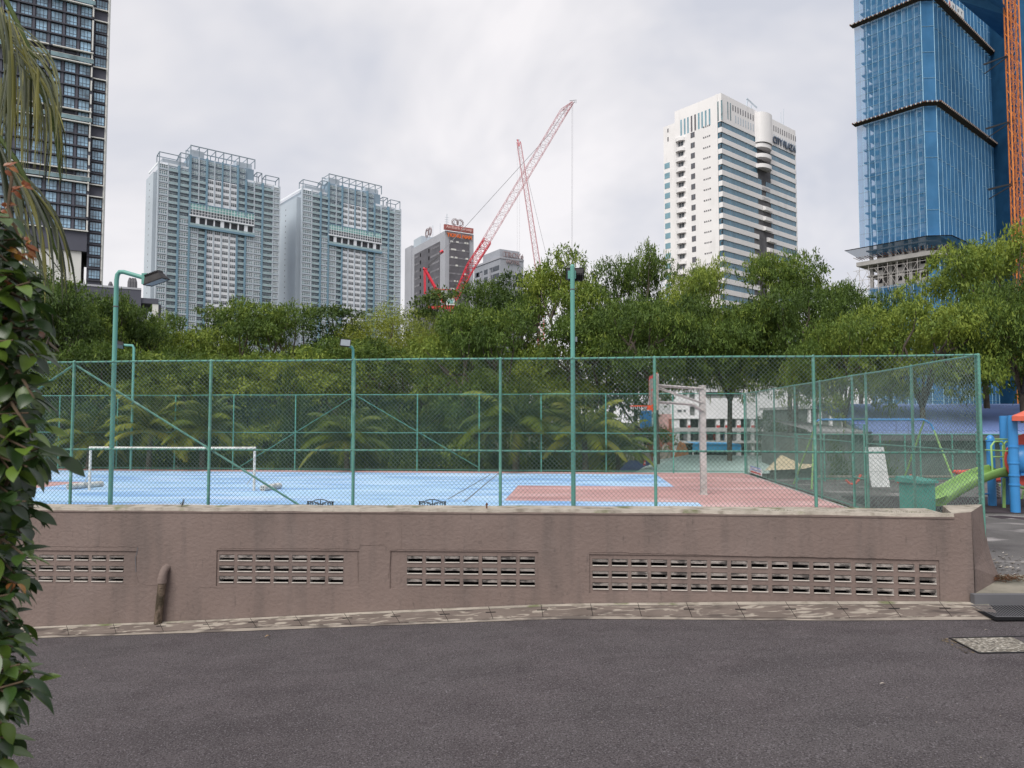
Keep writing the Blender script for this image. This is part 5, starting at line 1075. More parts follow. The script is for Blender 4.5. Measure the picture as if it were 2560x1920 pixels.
m = MB()
for (c, d) in ((335, 365), (405, 440)): y = fr.y(1640+88*.3013, 320); m.box(.72, y-.25, fr.zy(1665, 220+d*.3013), .799, y+.25, fr.zy(1665, 220+c*.3013), 'am_dark')
m.build('narrow_window', o)
xs0, xs1 = fr.x(1931, 360), fr.x(1987, 370); zs1, zs0 = fr.z(1934, 341), fr.z(1934, 358)
text('CITY PLAZA', 3, 'cp_sign', o, Matrix.Translation((xs0, -.35, zs0)) @ UP, 'roof_sign', .3, .02, fit=(xs1-xs0, zs1-zs0))
m = MB(); q = fr.x(1900, 280); m.path([(q, 6, zt), (q+1.5, 6, zt+7.5)], .25, 'bl_grey', 4); m.path([(q+3, 6, zt), (q+4.2, 6, zt+6)], .25, 'bl_grey', 4); m.path([(q+1, 6, zt+7.8), (q+8, 6, zt+6.2)], .3, 'bl_grey', 4); m.path([(q+.6, 6, zt+3), (q+3.4, 6, zt+3)], .12, 'bl_grey', 4); m.build('window_cleaning_arm', o)
m = MB(); q = fr.x(1971, 320); m.path([(q, 3, zt), (q, 3, zt+7)], .1, 'bl_grey', 4); m.build('roof_antenna', o); m = MB(); m.path([(q+1.5, 3, zt), (q+2.2, 3, zt+9)], .1, 'bl_grey', 4); m.build('roof_antenna', o)

# ---- bank tower
fr = Frame(1111, 300, 60); al_ = 34
o = fr.root('bank_tower', 'grey office tower with dark glass facades and red signs behind the red crane', 'tower')
L = fr.x(1184, 640); zt = fr.z(1112, 576); g1_, g2_ = fr.x(1123, 640), fr.x(1172.5, 640); zg_ = fr.z(1123, 594); eyy = fr.ey; Wd = min(60, fr.y(1030, 700))
m = MB(); m.box(0, 0, -4, L, Wd, zt, 'am_grey'); m.build('wall', o)
m = MB(); m.box(g1_, -.3, -4, g2_, -.01, zg_, 'am_dark'); m.build('front_glazing', o); y1_, y2_ = fr.y(1100, 640), fr.y(1037, 700); zg2 = fr.zy(1098, 605)
m = MB(); m.box(-.3, y1_, -4, -.01, y2_, zg2, 'am_dark'); m.build('side_glazing', o)
m = MB(); rb_ = random.Random(4); n = int((zg_+4)/3.4)
for i in range(n):
    z = zg_-i*3.4-1.2; m.box(g1_, -.36, z-.9, g2_, -.31, z-.2, 'am_band')
    if i < 22:
        z = zg2-i*3.4-1.2
        for (a, b) in ((y1_, y1_+(y2_-y1_)*.34), (y1_+(y2_-y1_)*.78, y2_)): m.box(-.36, a, z-.9, -.31, b, z-.1, 'am_band')
m.build('spandrel_stripes', o)
m = MB()
for i in range(60):
    f = rb_.randint(0, 20); z = zg_-f*3.4-1.1; x = g1_+(g2_-g1_)*rb_.random()*.9; m.box(x, -.42, z-.8, x+1.2, -.37, z-.1, 'ledge_white')
stuff(m.build('window_blinds', o))
m = MB()
for i in range(22):
    z = zg2-i*3.4-2.5
    for t in (.38, .72): yv_ = y1_+(y2_-y1_)*t; m.box(-.42, yv_, z, -.31, yv_+.9, z+1.6, 'dark')
m.build('side_vents', o)
xq0, xq1 = fr.x(1108, 560), fr.x(1180.5, 590); z1, z0_ = fr.z(1109, 562), fr.z(1109, 575); m = MB(); m.box(xq0, -1.2, z0_, xq1, -.5, z1, 'sign_red'); m.build('sign_board', o)
h = z1-z0_; text('AmBank Group', 3, 'sign_pink', o, Matrix.Translation((xq0+.8, -1.3, z0_+h*.12)) @ UP, 'sign_lettering', .15, .012, fit=(xq1-xq0-1.6, h*.76))
za, zb_ = fr.z(1117, 582), fr.z(1117, 591.5); xa, xb = fr.x(1116, 586), fr.x(1178, 594); text('TIONG NAM', 3, 'sign_orange', o, Matrix.Translation((xa, -.5, zb_)) @ UP, 'name_lettering', .3, .03, fit=(xb-xa, za-zb_))
def logo(M, s, nm='logo_sign'):
    m = MB(); m.M = M
    for cx_, a0, a1 in ((-.52, -40, 290), (.52, -110, 215)):
        for w_, rr_ in ((.11, .5), (.05, .74)):
            pts = [(s*(cx_+rr_*math.cos(R(a))), 0, s*(.75+rr_*math.sin(R(a)))) for a in np.linspace(a0, a1, 9)]; m.path(pts, w_*s, 'logo_grey', 4)
    m.path([(-s*.1, 0, s*.3), (-s*.1, 0, s*1.1)], .1*s, 'logo_grey', 4); m.path([(s*.12, 0, s*.3), (s*.12, 0, s*1.1)], .1*s, 'logo_grey', 4); m.path([(-s*.6, .3, -s*.3), (-s*.6, .3, s)], .05*s, 'am_grey', 4); m.path([(s*.6, .3, -s*.3), (s*.6, .3, s)], .05*s, 'am_grey', 4); m.build(nm, o)
k = 300/F; logo(Matrix.Translation((fr.x(1144, 560), 0, fr.z(1144, 567))), 2.35)
logo(Matrix.Translation((1, fr.y(1066, 590), fr.zy(1066, 592))) @ Matrix.Rotation(math.pi/2, 4, 'Z'), 2.9)
m = MB(); xx_ = fr.x(1127, 560); m.path([(xx_, 4, zt), (xx_, 4, zt+8.5)], .14, 'bl_grey', 4)
for i in range(6): m.path([(xx_-1, 4, zt+2+i), (xx_+1, 4, zt+2+i)], .06, 'bl_grey', 3)
m.path([(1, fr.y(1077, 580), zt), (1, fr.y(1077, 580), zt+6)], .1, 'bl_grey', 4); m.path([(1, fr.y(1095, 580), zt), (1, fr.y(1095, 580), zt+5)], .08, 'bl_grey', 4); m.build('roof_antenna', o)
m = MB(); m.box(-.5, Wd, -4, 12, Wd+8, zt+1.5, 'am_grey'); m.box(.5, Wd-10, zt, 9, Wd-.5, zt+4, 'bl_grey'); m.build('roof_plant', o)
# ---- hotel
fr = Frame(1250, 330, 58); o = fr.root('hotel_block', 'grey concrete hotel block with a rooftop sign half hidden by the trees', 'hotel')
L = fr.x(1309, 680); zt = fr.z(1252, 646); Wd = fr.y(1185, 700)
m = MB(); m.box(0, 0, -4, L, Wd, zt, 'hotel_grey'); m.box(1, fr.y(1245, 640), zt, 12, fr.y(1203, 640), zt+5, 'hotel_grey'); m.box(-.3, -.3, zt-.02, L, Wd, zt+.9, 'am_grey'); m.build('wall', o)
rw = Reps('window'); t1 = MB(); t1.box(-.1, 0, 0, -.005, 5.6, 2.2, 'hotel_glass'); t1.box(-.16, 2.7, 0, -.101, 2.9, 2.2, 'am_grey'); t2 = MB(); t2.box(-.1, 0, 0, -.005, 3.4, 2.2, 'hotel_glass')
for f in range(20):
    z = zt-5.2-f*3.6
    for i, (pa, tt_) in enumerate(((1233, t1), (1242, t2), (1213, t2), (1200, t1), (1191, t2))): rw.add(tt_, TR(0, fr.y(pa+6, 690), z), 5-f*.1)
t3 = MB(); t3.box(0, -.1, 0, 3, -.005, 2.2, 'hotel_glass')
for f in range(1, 20): 
    for i in range(4): rw.add(t3, TR(3+i*5.5, 0, zt-5.2-f*3.6), 1)
rw.emit(o); m = MB(); 
for pa in (1207, 1228): yv_ = fr.y(pa, 690); m.box(-.9, yv_, -4, -.01, yv_+1.2, zt-4, 'am_grey')
m.build('pilasters', o)
xa, xb = fr.x(1258, 630), fr.x(1307, 640); k = 340/F
text('TROVe', 3, 'logo_grey', o, Matrix.Translation((xa, -.5, zt+1.0)) @ UP, 'rooftop_sign', .4, .02, fit=(xb-xa, 13*k))
xc_, xd_ = fr.x(1265, 650), fr.x(1299, 655); text('HOTEL', 3, 'logo_grey', o, Matrix.Translation((xc_, -.5, zt-10.5*k)) @ UP, 'rooftop_sign', .3, .02, fit=(xd_-xc_, 9*k))
m = MB()
for i in range(7): x = xa+(xb-xa)*i/6; m.path([(x, .2, zt), (x, .2, zt+3.5)], .12, 'logo_grey', 4)
m.path([(xa, .2, zt+1.2), (xb, .2, zt+1.2)], .15, 'logo_grey', 4); m.build('sign_frame', o)

# ---- tower under blue safety netting
fr = Frame(2356, 160, 50); o = fr.root('netted_tower', 'unfinished concrete tower wrapped in blue safety netting at the right edge', 'tower')
ch = 2.0; L = fr.x(2526, 330); Wd = fr.y(2142, 330); Z1 = 125; FLn = 3.15; zbot = fr.z(2356, 592); zmid = fr.z(2356, 274)
Wd = fr.y(2142, 300)
m = MB(); m.box(3.5, 3.5, -4, L-2, Wd-3.5, Z1, 'concrete')
for i in range(int((Z1+4)/FLn)): z = -4+i*FLn; m.prism([(ch+.6, 1.0), (L, 1.0), (L, Wd-1.0), (1.0, Wd-1), (1.0, ch+.6)], z, z+.28, 'concrete')
m.build('concrete_frame', o)
Rc_ = Reps('column'); tcol = MB(); tcol.box(-.35, -.35, 0, .35, .35, Z1+4, 'concrete')
for (x, y) in [(1.6, y) for y in np.linspace(ch+2, Wd-2, 6)]+[(x, 1.6) for x in np.linspace(ch+4, L-1, 5)]: Rc_.add(tcol, TR(x, y, -4))
Rc_.emit(o)
for (a, b) in ((.16, .24), (.44, .56), (.72, .8)):
    m = MB()
    for i in range(int(Z1/FLn)): z = -4+i*FLn+.28; m.box(1.2, Wd*a, z, 1.5, Wd*b, z+FLn-.28, 'concrete'); m.box(1.1, Wd*(a+b)/2-.5, z+1, 1.19, Wd*(a+b)/2+.5, z+2.1, 'dark')
    m.build('infill_wall', o)
# netting: wavy vertical sheets
net = MB(); rp = MB()
path = [(0.0, Wd), (0, ch*1.0), (ch, 0), (L, 0)]
def sheet(a, b, n, za, zb_, k, amp=.22, seed=0, rk='net_rope', every=1, hs=6.0, rr_=.065):
    r = random.Random(seed); a = Vector((*a, 0)); b = Vector((*b, 0)); d = (b-a); l = d.length; d.normalize(); nr = Vector((d.y, -d.x, 0)); nr = -nr if nr.dot(Vector((-1, -1, 0))) < 0 else nr
    nz = max(2, int((zb_-za)/hs)); P = {}
    for i in range(n*2+1):
        for j in range(nz*2+1):
            t = i/(2*n); off = (-amp if i % 2 else 0)+(r.uniform(-.05, .05)); P[i, j] = a+d*(l*t+(r.uniform(-.05, .05) if 0 < i < 2*n else 0))+nr*off+Vector((0, 0, za+(zb_-za)*j/(2*nz)))
    idx = {k_: i for i, k_ in enumerate(P)}
    net.add(list(P.values()), [(idx[i, j], idx[i+1, j], idx[i+1, j+1], idx[i, j+1]) for i in range(2*n) for j in range(2*nz)], k)
    for i in range(0, 2*n+1, 2*every):
        pts = [P[i, j]+nr*.06 for j in range(2*nz+1)]; rp.path(pts, rr_*r.uniform(.7, 1.2), rk, 3, cap=False)
        for j in range(2*nz+1):
            pass
    for j in range(0, 2*nz+1, 2):
        i0 = 0
        while i0 < 2*n:
            i1 = min(2*n, i0+r.choice([2, 4, 6, 8])); 
            if r.random() < .85: rp.path([P[i, j]+nr*.07+Vector((0, 0, -.35*math.sin(math.pi*((i % 2)))-.0)) for i in range(i0, i1+1)], rr_*.75, rk, 3, cap=False)
            i0 = i1
for (za, zb_, sd_) in ((zbot, zmid, 1), (zmid+.3, zmid+25.0, 2), (zmid+25.3, Z1, 3)):
    sheet((0, Wd), (0, ch), 11, za, zb_, 'netting_thin', .12, sd_, hs=3.15, rr_=.05); sheet((0, ch), (ch, 0), 1, za, zb_, 'netting', .1, sd_+9, hs=5.2); sheet((ch, 0), (L, 0), 22, za, zb_, 'netting', .35, sd_+5, hs=5.2, rr_=.05)
sheet((0.3, Wd*.9), (.3, ch), 8, -4, fr.z(2356, 700), 'netting_thin', .2, 21, hs=5); sheet((ch, .3), (L, .3), 20, -4, fr.z(2356, 640), 'netting', .3, 22, hs=5); sheet((.3, ch), (ch, .3), 1, -4, fr.z(2356, 660), 'netting', .05, 23, hs=5)
net.build('safety_netting', o); rp.build('net_ropes', o)
# catch platforms
def platform(z, lab=None, out=1.25, drop=.35, k='bark_dark'):
    m = MB(); q = [(-.2, Wd+.3), (-.2, ch), (ch, -.2), (L+1, -.2)]; p = [(-out, Wd+out*.6), (-out, ch-out*.5), (ch-out*.5, -out), (L+1, -out)]
    for i in range(3):
        m.add([(*q[i], z), (*q[i+1], z), (*p[i+1], z+drop), (*p[i], z+drop), (*q[i], z-.25), (*q[i+1], z-.25)], [(0, 1, 2, 3), (4, 5, 2, 3), (0, 4, 3), (1, 2, 5)], k)
        a, b = Vector((*p[i], z+drop)), Vector((*p[i+1], z+drop)); n = int((b-a).length/.5)
        for j in range(n): c = a.lerp(b, (j+.5)/n); m.box(c.x-.1, c.y-.1, c.z-.15, c.x+.12, c.y+.12, c.z+.22, 'vent_white' if j % 2 else 'rust')
    m.build('catch_platform', o)
platform(zmid); platform(zmid+25.1)
# lower flared skirt and exposed storey
m = MB(); out = 2.7; q = [(-.1, Wd), (-.1, ch), (ch, -.1), (L, -.1)]; p = [(-out, Wd+2.5), (-out, ch-1), (ch-1, -out), (L, -out)]; zA = zbot; zB = zbot-1.6
for i in range(3): m.add([(*q[i], zA), (*q[i+1], zA), (*p[i+1], zA-.6), (*p[i], zA-.6), (*q[i], zA-2.8), (*q[i+1], zA-2.8)], [(0, 1, 2, 3), (4, 5, 2, 3)], 'netting_thin')
m.build('skirt_netting', o)
m = MB(); a, b = Vector((*p[0], zA-.55)), Vector((*p[1], zA-.55))
for i in range(3): A = Vector((*p[i], zA-.6)); B_ = Vector((*p[i+1], zA-.6)); m.path([A, B_], .12, 'dark', 4); n = int((B_-A).length/.6); 
for i in range(3):
    A0_, B0_ = Vector((*q[i], zA-2.8)), Vector((*q[i+1], zA-2.8)); n = int((B0_-A0_).length/.6)
    for j in range(n): c = A0_.lerp(B0_, j/n); d_ = Vector((*p[i], zA-.6)).lerp(Vector((*p[i+1], zA-.6)), j/n).lerp(c, .55); m.path([c+Vector((0, 0, -.3)), d_+Vector((0, 0, -.6))], .09, 'rust' if j % 3 else 'vent_white', 3)
m.build('skirt_struts', o)
m = MB(); zz_ = zbot-3.6; m.prism([(ch-.6, -.9), (L, -.9), (L, Wd+.6), (-.9, Wd+.6), (-.9, ch-.6)], zz_-1.0, zz_, 'concrete'); m.build('transfer_slab', o)
m = MB()
for i in range(7): y = ch+2+i*(Wd-4)/6; m.path([(-.6, y, zz_-8), (-.6, y, zz_-1)], .06, 'steel_rust', 4); m.path([(-.6, y, zz_-7), (-.6, y+3, zz_-2)], .05, 'steel_rust', 4); m.path([(-.6, y+3, zz_-7), (-.6, y, zz_-2)], .05, 'steel_rust', 4)
for z in (2, 4.5, 7): m.path([(-.6, ch, zz_-z), (-.6, Wd+1.5, zz_-z)], .06, 'steel_rust', 4)
m.build('scaffolding', o)
# sign letters tied on the net near the top
zs = fr.z(2362, 13); hgt = fr.z(2362, 1)-fr.z(2362, 19)
m = MB()
for px in (2361, 2370, 2382, 2391): xa_ = fr.x(px-1, 20); xb2_ = fr.x(px+8, 20); m.box(xa_, -.95, fr.z(px, 20+(px-2361)*.75)-.2, xb2_-.15, -.88, fr.z(px, 2+(px-2361)*.75), 'board_white')
m.build('sign_panels', o)
for px, chh, k_ in ((2361, 'A', 'mural_red'), (2370, 'n', 'cp_sign'), (2382, 'o', 'cp_sign'), (2391, 'r', 'cp_sign')):
    h = 1.5; text(chh, h, k_, o, Matrix.Translation((fr.x(px, 20)+.1, -.98, fr.z(px, 16+(px-2361)*.75))) @ UP, 'sign_letter', .04, .02)
# mast ties
for py in (138, 395): pass
# ---- orange hoist mast in front of it
Ym = 150.; xa, xb = pxx(2525, Ym, 330), pxx(2554, Ym, 330); o = thing('hoist_mast', 'orange steel lattice mast standing in front of the blue netting', 'mast', ((xa+xb)/2, Ym, -4)); w2 = (xb-xa)/2
def lattice(m, p, q, w_, n, r, rd, k, up=Vector((0, 0, 1)), tri=False):
    p, q = Vector(p), Vector(q); d = (q-p).normalized(); s = d.cross(up).normalized(); u = s.cross(d); 
    w0, w1 = (w_ if isinstance(w_, tuple) else (w_, w_)); cs = [(-1, -1), (1, -1), (0, 1)] if tri else [(-1, -1), (1, -1), (1, 1), (-1, 1)]
    pt = lambda i, t: p.lerp(q, t)+(s*cs[i][0]+u*cs[i][1])*(w0+(w1-w0)*t)/2
    for i in range(len(cs)): m.path([pt(i, 0), pt(i, 1)], r, k, 4)
    for a in range(n):
        for i in range(len(cs)):
            j = (i+1) % len(cs); t0, t1 = a/n, (a+1)/n; m.path([pt(i, t0), pt(j, t1)] if (a+i) % 2 else [pt(j, t0), pt(i, t1)], rd, k, 3, cap=False); m.path([pt(i, t1), pt(j, t1)], rd, k, 3, cap=False)
m = MB(); lattice(m, (0, 0, 0), (0, 0, 105), w2*1.7, 50, .14, .055, 'crane_orange', up=Vector((0.35, 1, 0))); m.build('lattice', o)
m = MB(); lattice(m, (-.2, 0, 0), (-.2, 0, 105), w2*.75, 46, .055, .03, 'crane_orange', up=Vector((1, .3, 0))); m.build('ladder', o)
for px, py in ((2500, 135), (2506, 300), (2506, 456)):
    zz_ = at(px, py, Ym).z+4; m = MB(); m.path([(0, 0, zz_), (-3.4, 4.5, zz_)], .16, 'iron_black', 4); m.path([(-1.2, 0, zz_-.6), (-3.6, 4, zz_-2.4)], .12, 'iron_black', 4); m.path([(-1.4, 0, zz_-.4), (-3.6, 4, zz_-.4)], .12, 'iron_black', 4); m.build('wall_tie', o)
# blue catch net overhang at upper right (under an upper platform of a second netted block)
o = thing('netted_block', 'darker blue netted block behind the orange mast at the frame edge', 'building', (pxx(2590, 175), 175, -4)); m = MB(); xx = lambda p: pxx(p, 175)
m.box(xx(2545)+62, 175, -4, xx(2900)+62, 190, 130, 'netting') if False else m.box(xx(2549)-.0-(-4.2), 178, -4, xx(2900), 195, 130, 'netting_dark'); m.build('netting_wall', o, tuple(o.location))
m = MB(); m.box(xx(2549)+6, 180, -4, xx(2900), 194, 129, 'con_dark'); m.build('core', o, tuple(o.location))
m = MB(); A = [at(2395, 0, 158), at(2517, 104, 172), at(2536, 45, 152), at(2450, -60, 146), at(2380, -60, 158)]; m.add(A+[p+Vector((0, 0, .12)) for p in A], [(0, 1, 2, 3, 4), (9, 8, 7, 6, 5)], 'netting'); m.build('catch_net', o, tuple(o.location))

# ---- red luffing cranes
Yc = 235.
def P_(px, py, Y=Yc): return at(px, py, Y)
o = thing('luffing_crane', 'big red luffing tower crane with its long jib raised to the right', 'tower crane', (P_(1120, 760).x, Yc, -4)); ol = tuple(o.location); k = Yc/F
m = MB(); lattice(m, P_(1136, 750), P_(1176, 668), (1.3, 2.6), 7, .17, .09, 'crane_red', up=Vector((0, 1, 0))); lattice(m, P_(1176, 668), P_(1219, 602), (2.6, 2.5), 7, .16, .08, 'crane_red', up=Vector((0, 1, 0))); m.build('jib_foot', o, ol)
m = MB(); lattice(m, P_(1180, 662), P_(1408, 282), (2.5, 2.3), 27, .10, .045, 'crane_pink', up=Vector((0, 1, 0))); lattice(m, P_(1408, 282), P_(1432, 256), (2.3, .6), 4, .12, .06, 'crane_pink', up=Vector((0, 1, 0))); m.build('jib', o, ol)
m = MB(); m.path([P_(1424, 252), P_(1441, 250), P_(1440, 258)], .12, 'cable', 4); m.path([P_(1428, 262), P_(1438, 254)], .18, 'cable', 4); m.build('jib_head', o, ol)
m = MB(); m.path([P_(1110, 757), P_(1063, 674)], .55, 'crane_red', 5); m.path([P_(1063, 674), P_(1064, 735)], .25, 'crane_red', 4); m.path([P_(1060, 674), P_(1061, 735)], .2, 'crane_red', 4); m.path([P_(1058, 671), P_(1068, 674)], .5, 'crane_red', 5); m.path([P_(1084, 737), P_(1078, 727), P_(1092, 722)], .15, 'crane_red', 4); m.path([P_(1096, 725), P_(1127, 724)], .16, 'crane_red', 4); m.path([P_(1096, 722), P_(1127, 724.5)], .1, 'crane_red', 4); m.build('a_frame', o, ol)
m = MB()
for dy in (-.7, .7): m.path([P_(1063, 672)+Vector((0, dy, 0)), P_(1105, 630)+Vector((0, dy, 0))], .16, 'con_dark', 4)
m.path([P_(1101, 632), P_(1108, 627)], .55, 'crane_red', 6); m.path([P_(1105, 629), P_(1164, 566), P_(1372, 337), P_(1420, 266)], .1, 'cable', 4); m.build('pendant', o, ol)
m = MB()
for dx in (-1.2, 1.2): m.path([P_(1431+dx, 258), P_(1430+dx, 660)], .045, 'cable', 3)
m.build('hoist_rope', o, ol)
m = MB(); c = P_(1127, 757); m.box(c.x-1.3, Yc-1.6, c.z-1, c.x+1.3, Yc-.2, c.z+1.2, 'cab_white'); m.box(c.x-.9, Yc-1.7, c.z-.5, c.x+.9, Yc-1.61, c.z+.8, 'glass_teal'); m.build('cab', o, ol)
m = MB(); lattice(m, (P_(1118, 770).x, Yc, -4), (P_(1118, 770).x, Yc, P_(1118, 762).z), 2.2, 16, .15, .08, 'crane_red', up=Vector((0, 1, 0))); c = P_(1100, 768); m.box(P_(1070, 768).x, Yc-1.2, c.z-.6, P_(1140, 768).x, Yc+1.2, c.z+.3, 'crane_red'); m.build('mast', o, ol)
o = thing('luffing_crane', 'second slimmer red crane jib leaning left and crossing the big one', 'tower crane', (at(1350, 760, 260).x, 260, -4)); ol = tuple(o.location); Q = lambda a, b: at(a, b, 260.)
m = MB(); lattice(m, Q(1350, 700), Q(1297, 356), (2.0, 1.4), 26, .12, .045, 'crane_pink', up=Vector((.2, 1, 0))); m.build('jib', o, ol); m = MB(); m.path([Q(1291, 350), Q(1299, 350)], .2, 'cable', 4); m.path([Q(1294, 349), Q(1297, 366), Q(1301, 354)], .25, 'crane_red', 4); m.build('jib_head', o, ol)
m = MB(); m.path([Q(1318, 440), Q(1364, 630)], .08, 'cable', 3)
for px in (1293, 1299): m.path([Q(px, 356), Q(px, 640)], .035, 'cable', 3)
m.build('rope', o, ol); m = MB(); lattice(m, (Q(1352, 720).x, 260, -4), (Q(1352, 720).x, 260, Q(1352, 700).z), 2.2, 14, .15, .08, 'crane_red', up=Vector((0, 1, 0))); m.build('mast', o, ol)
# ================================================================ vegetation
RS_ = np.random.RandomState
def leaf_mesh(name, base, d, nrm, ln, wd, tint, m, fold=.0):
    """one rhombic leaf per row: base point, direction, normal, length, width"""
    n = len(base); side = np.cross(d, nrm); side /= np.linalg.norm(side, axis=1)[:, None]+1e-9
    V = np.empty((n, 4, 3)); V[:, 0] = base; V[:, 2] = base+d*ln[:, None]; mid = base+d*(ln*.45)[:, None]+nrm*(fold*ln)[:, None]
    V[:, 1] = mid+side*(wd*.5)[:, None]; V[:, 3] = mid-side*(wd*.5)[:, None]
    me = bpy.data.meshes.new(name); me.vertices.add(4*n); me.vertices.foreach_set('co', V.ravel().astype(np.float32)); me.loops.add(4*n); me.loops.foreach_set('vertex_index', np.arange(4*n, dtype=np.int32))
    me.polygons.add(n); me.polygons.foreach_set('loop_start', np.arange(0, 4*n, 4, dtype=np.int32)); me.polygons.foreach_set('loop_total', np.full(n, 4, np.int32)); me.update(); me.validate()
    at_ = me.attributes.new('tint', 'FLOAT', 'FACE'); at_.data.foreach_set('value', tint.astype(np.float32)); me.materials.append(MT[m]); return me
def unit(a): return a/(np.linalg.norm(a, axis=1)[:, None]+1e-9)
def crown(seed, clumps, per, L0, W0, m, droop=.35, flat=.5, inner=.25, jit=.35):
    r = RS_(seed); B, D, Nn, T, Ls = [], [], [], [], []
    for (c, rx, rz) in clumps:
        n = int(per*rx*rx); 
        # a clump is made of sprays: small tufts over the upper shell, fewer inside
        ns = max(6, n//14); u = r.normal(size=(ns, 3)); u = unit(u); u[:, 2] = np.abs(u[:, 2])*np.where(r.rand(ns) < .86, 1, -1)*1.0
        rad = np.where(r.rand(ns) < inner, r.rand(ns)**.5*.85, .8+.25*r.rand(ns)); lump = 1+.22*np.sin(u[:, 0]*5+seed+c[0])*np.cos(u[:, 1]*4+c[1])
        p = u*rad[:, None]*lump[:, None]*np.array([rx, rx, rz])+np.array(c); k = 14
        P = np.repeat(p, k, 0)+r.normal(size=(ns*k, 3))*np.array([.19, .19, .10])*jit/.35; out = np.repeat(u, k, 0)
        d = out*np.array([1, 1, .35])+r.normal(size=(ns*k, 3))*.75; d[:, 2] -= droop; d = unit(d)
        nn = unit(np.array([0, 0, 1.])+r.normal(size=(ns*k, 3))*.55+out*.4); nn = unit(nn-d*np.sum(nn*d, 1)[:, None])
        B.append(P); D.append(d); Nn.append(nn); ct = r.rand()*.35; T.append(np.repeat(r.rand(ns)*.35, k)+ct+r.rand(ns*k)*.3); Ls.append(L0*(.65+.7*r.rand(ns*k)))
    B, D, Nn, T, Ls = map(np.concatenate, (B, D, Nn, T, Ls))
    return leaf_mesh('crown', B, D, Nn, Ls, Ls*W0/L0, T, m)
def tree_template(kind, seed, H=13., Rr=6., leaf='leaf_broad', nclump=34, per=300, base_frac=.42, L0=.24, W0=.095, flatz=.34, bark='bark', layered=False, crsize=(1.2, 2.1), inner=.2, hfr=.36):
    r = random.Random(seed); cl = []
    if layered:
        for lv in range(7):
            z = H*(.35+.62*lv/6); rad = Rr*(1-.72*(lv/6)**1.3)*r.uniform(.85, 1.1); n = max(2, int(rad*2.3)); a0 = r.random()*6
            for i in range(n): a = a0+i*2*math.pi/n+r.uniform(-.3, .3); q = rad*r.uniform(.45, .9); cl.append(((q*math.cos(a), q*math.sin(a), z+r.uniform(-.4, .4)), r.uniform(1.0, 1.7), r.uniform(.3, .5)))
    else:
        for i in range(nclump):
            t = (i+.5)/nclump; el = math.asin(.05+.95*t); a = i*2.39996+r.uniform(-.4, .4); rho = r.uniform(.72, 1.0) if t < .7 else r.uniform(.74, .9)
            if t < .6 and r.random() < .25: rho *= .6
            x, y = Rr*rho*math.cos(el)*math.cos(a), Rr*rho*math.cos(el)*math.sin(a); z = H*base_frac+(H*(1-base_frac)-1)*(math.sin(el)*rho); z = round(z/1.75)*1.75+r.uniform(-.85, .85); s = r.uniform(*crsize); cl.append(((x, y, z), s, s*flatz*r.uniform(.8, 1.3)))
    cm = crown(seed, cl, per, L0, W0, leaf, inner=inner)
    t = MB(); lean = r.uniform(-.4, .4); hf = H*hfr; tr = .26
    t.path([(0, 0, -.3), (0, 0, hf*.3), (lean*.5, 0, hf*.7), (lean, .1, hf)], [tr*1.5, tr*1.05, tr*.95, tr*.85], bark, 9)
    mains = []
    for i in range(6): a = i*1.05+r.uniform(-.3, .3); rr = Rr*.42; e = Vector((rr*math.cos(a), rr*math.sin(a), H*(max(.6, base_frac+.08)+.1*r.random()))); mid = Vector((lean, .1, hf)).lerp(e, .5)+Vector((r.uniform(-.3, .3), r.uniform(-.3, .3), .3)); t.path([(lean, .1, hf-.2), mid, e], [tr*.62, tr*.45, tr*.3], bark, 7); mains.append((mid, e))
    for (c, s, _) in cl:
        c = Vector(c); b = min((p for mm in mains for p in mm), key=lambda p: (p-c).length); mid = b.lerp(c, .55)+Vector((r.uniform(-.3, .3), r.uniform(-.3, .3), -.15)); t.path([b, mid, c], [.09, .06, .025], bark, 5, cap=False)
    tm = t.mesh('trunk'); tm.polygons.foreach_set('use_smooth', [True]*len(tm.polygons)); co_ = np.empty(len(cm.vertices)*3, np.float32); cm.vertices.foreach_get('co', co_); co_ = co_.reshape(-1, 3)
    return dict(crown=cm, trunk=tm, H=float(np.percentile(co_[:, 2], 99.6)), R=float(np.percentile(np.abs(co_[:, 0]), 98)))
TT = {}
TT['A0'] = tree_template('A', 11, nclump=30, flatz=.38, crsize=(1.2, 2.5)); TT['A1'] = tree_template('A', 23, nclump=28, flatz=.36, crsize=(1.3, 2.6)); TT['A2'] = tree_template('A', 37, nclump=28, base_frac=.36, flatz=.36, crsize=(1.2, 2.6)); TT['A3'] = tree_template('A', 51, nclump=28, base_frac=.58, flatz=.36, crsize=(1.2, 2.5), hfr=.55); TT['A4'] = tree_template('A', 63, nclump=27, base_frac=.5, flatz=.38, hfr=.5, crsize=(1.2, 2.6))
TT['B'] = tree_template('B', 5, leaf='leaf_dark', layered=True, L0=.24, W0=.12, per=250, bark='bark_dark', Rr=5.4); TT['C'] = tree_template('C', 71, leaf='leaf_feather', nclump=42, per=420, L0=.18, W0=.055, flatz=.6, crsize=(1.5, 2.3), inner=.35, base_frac=.3)
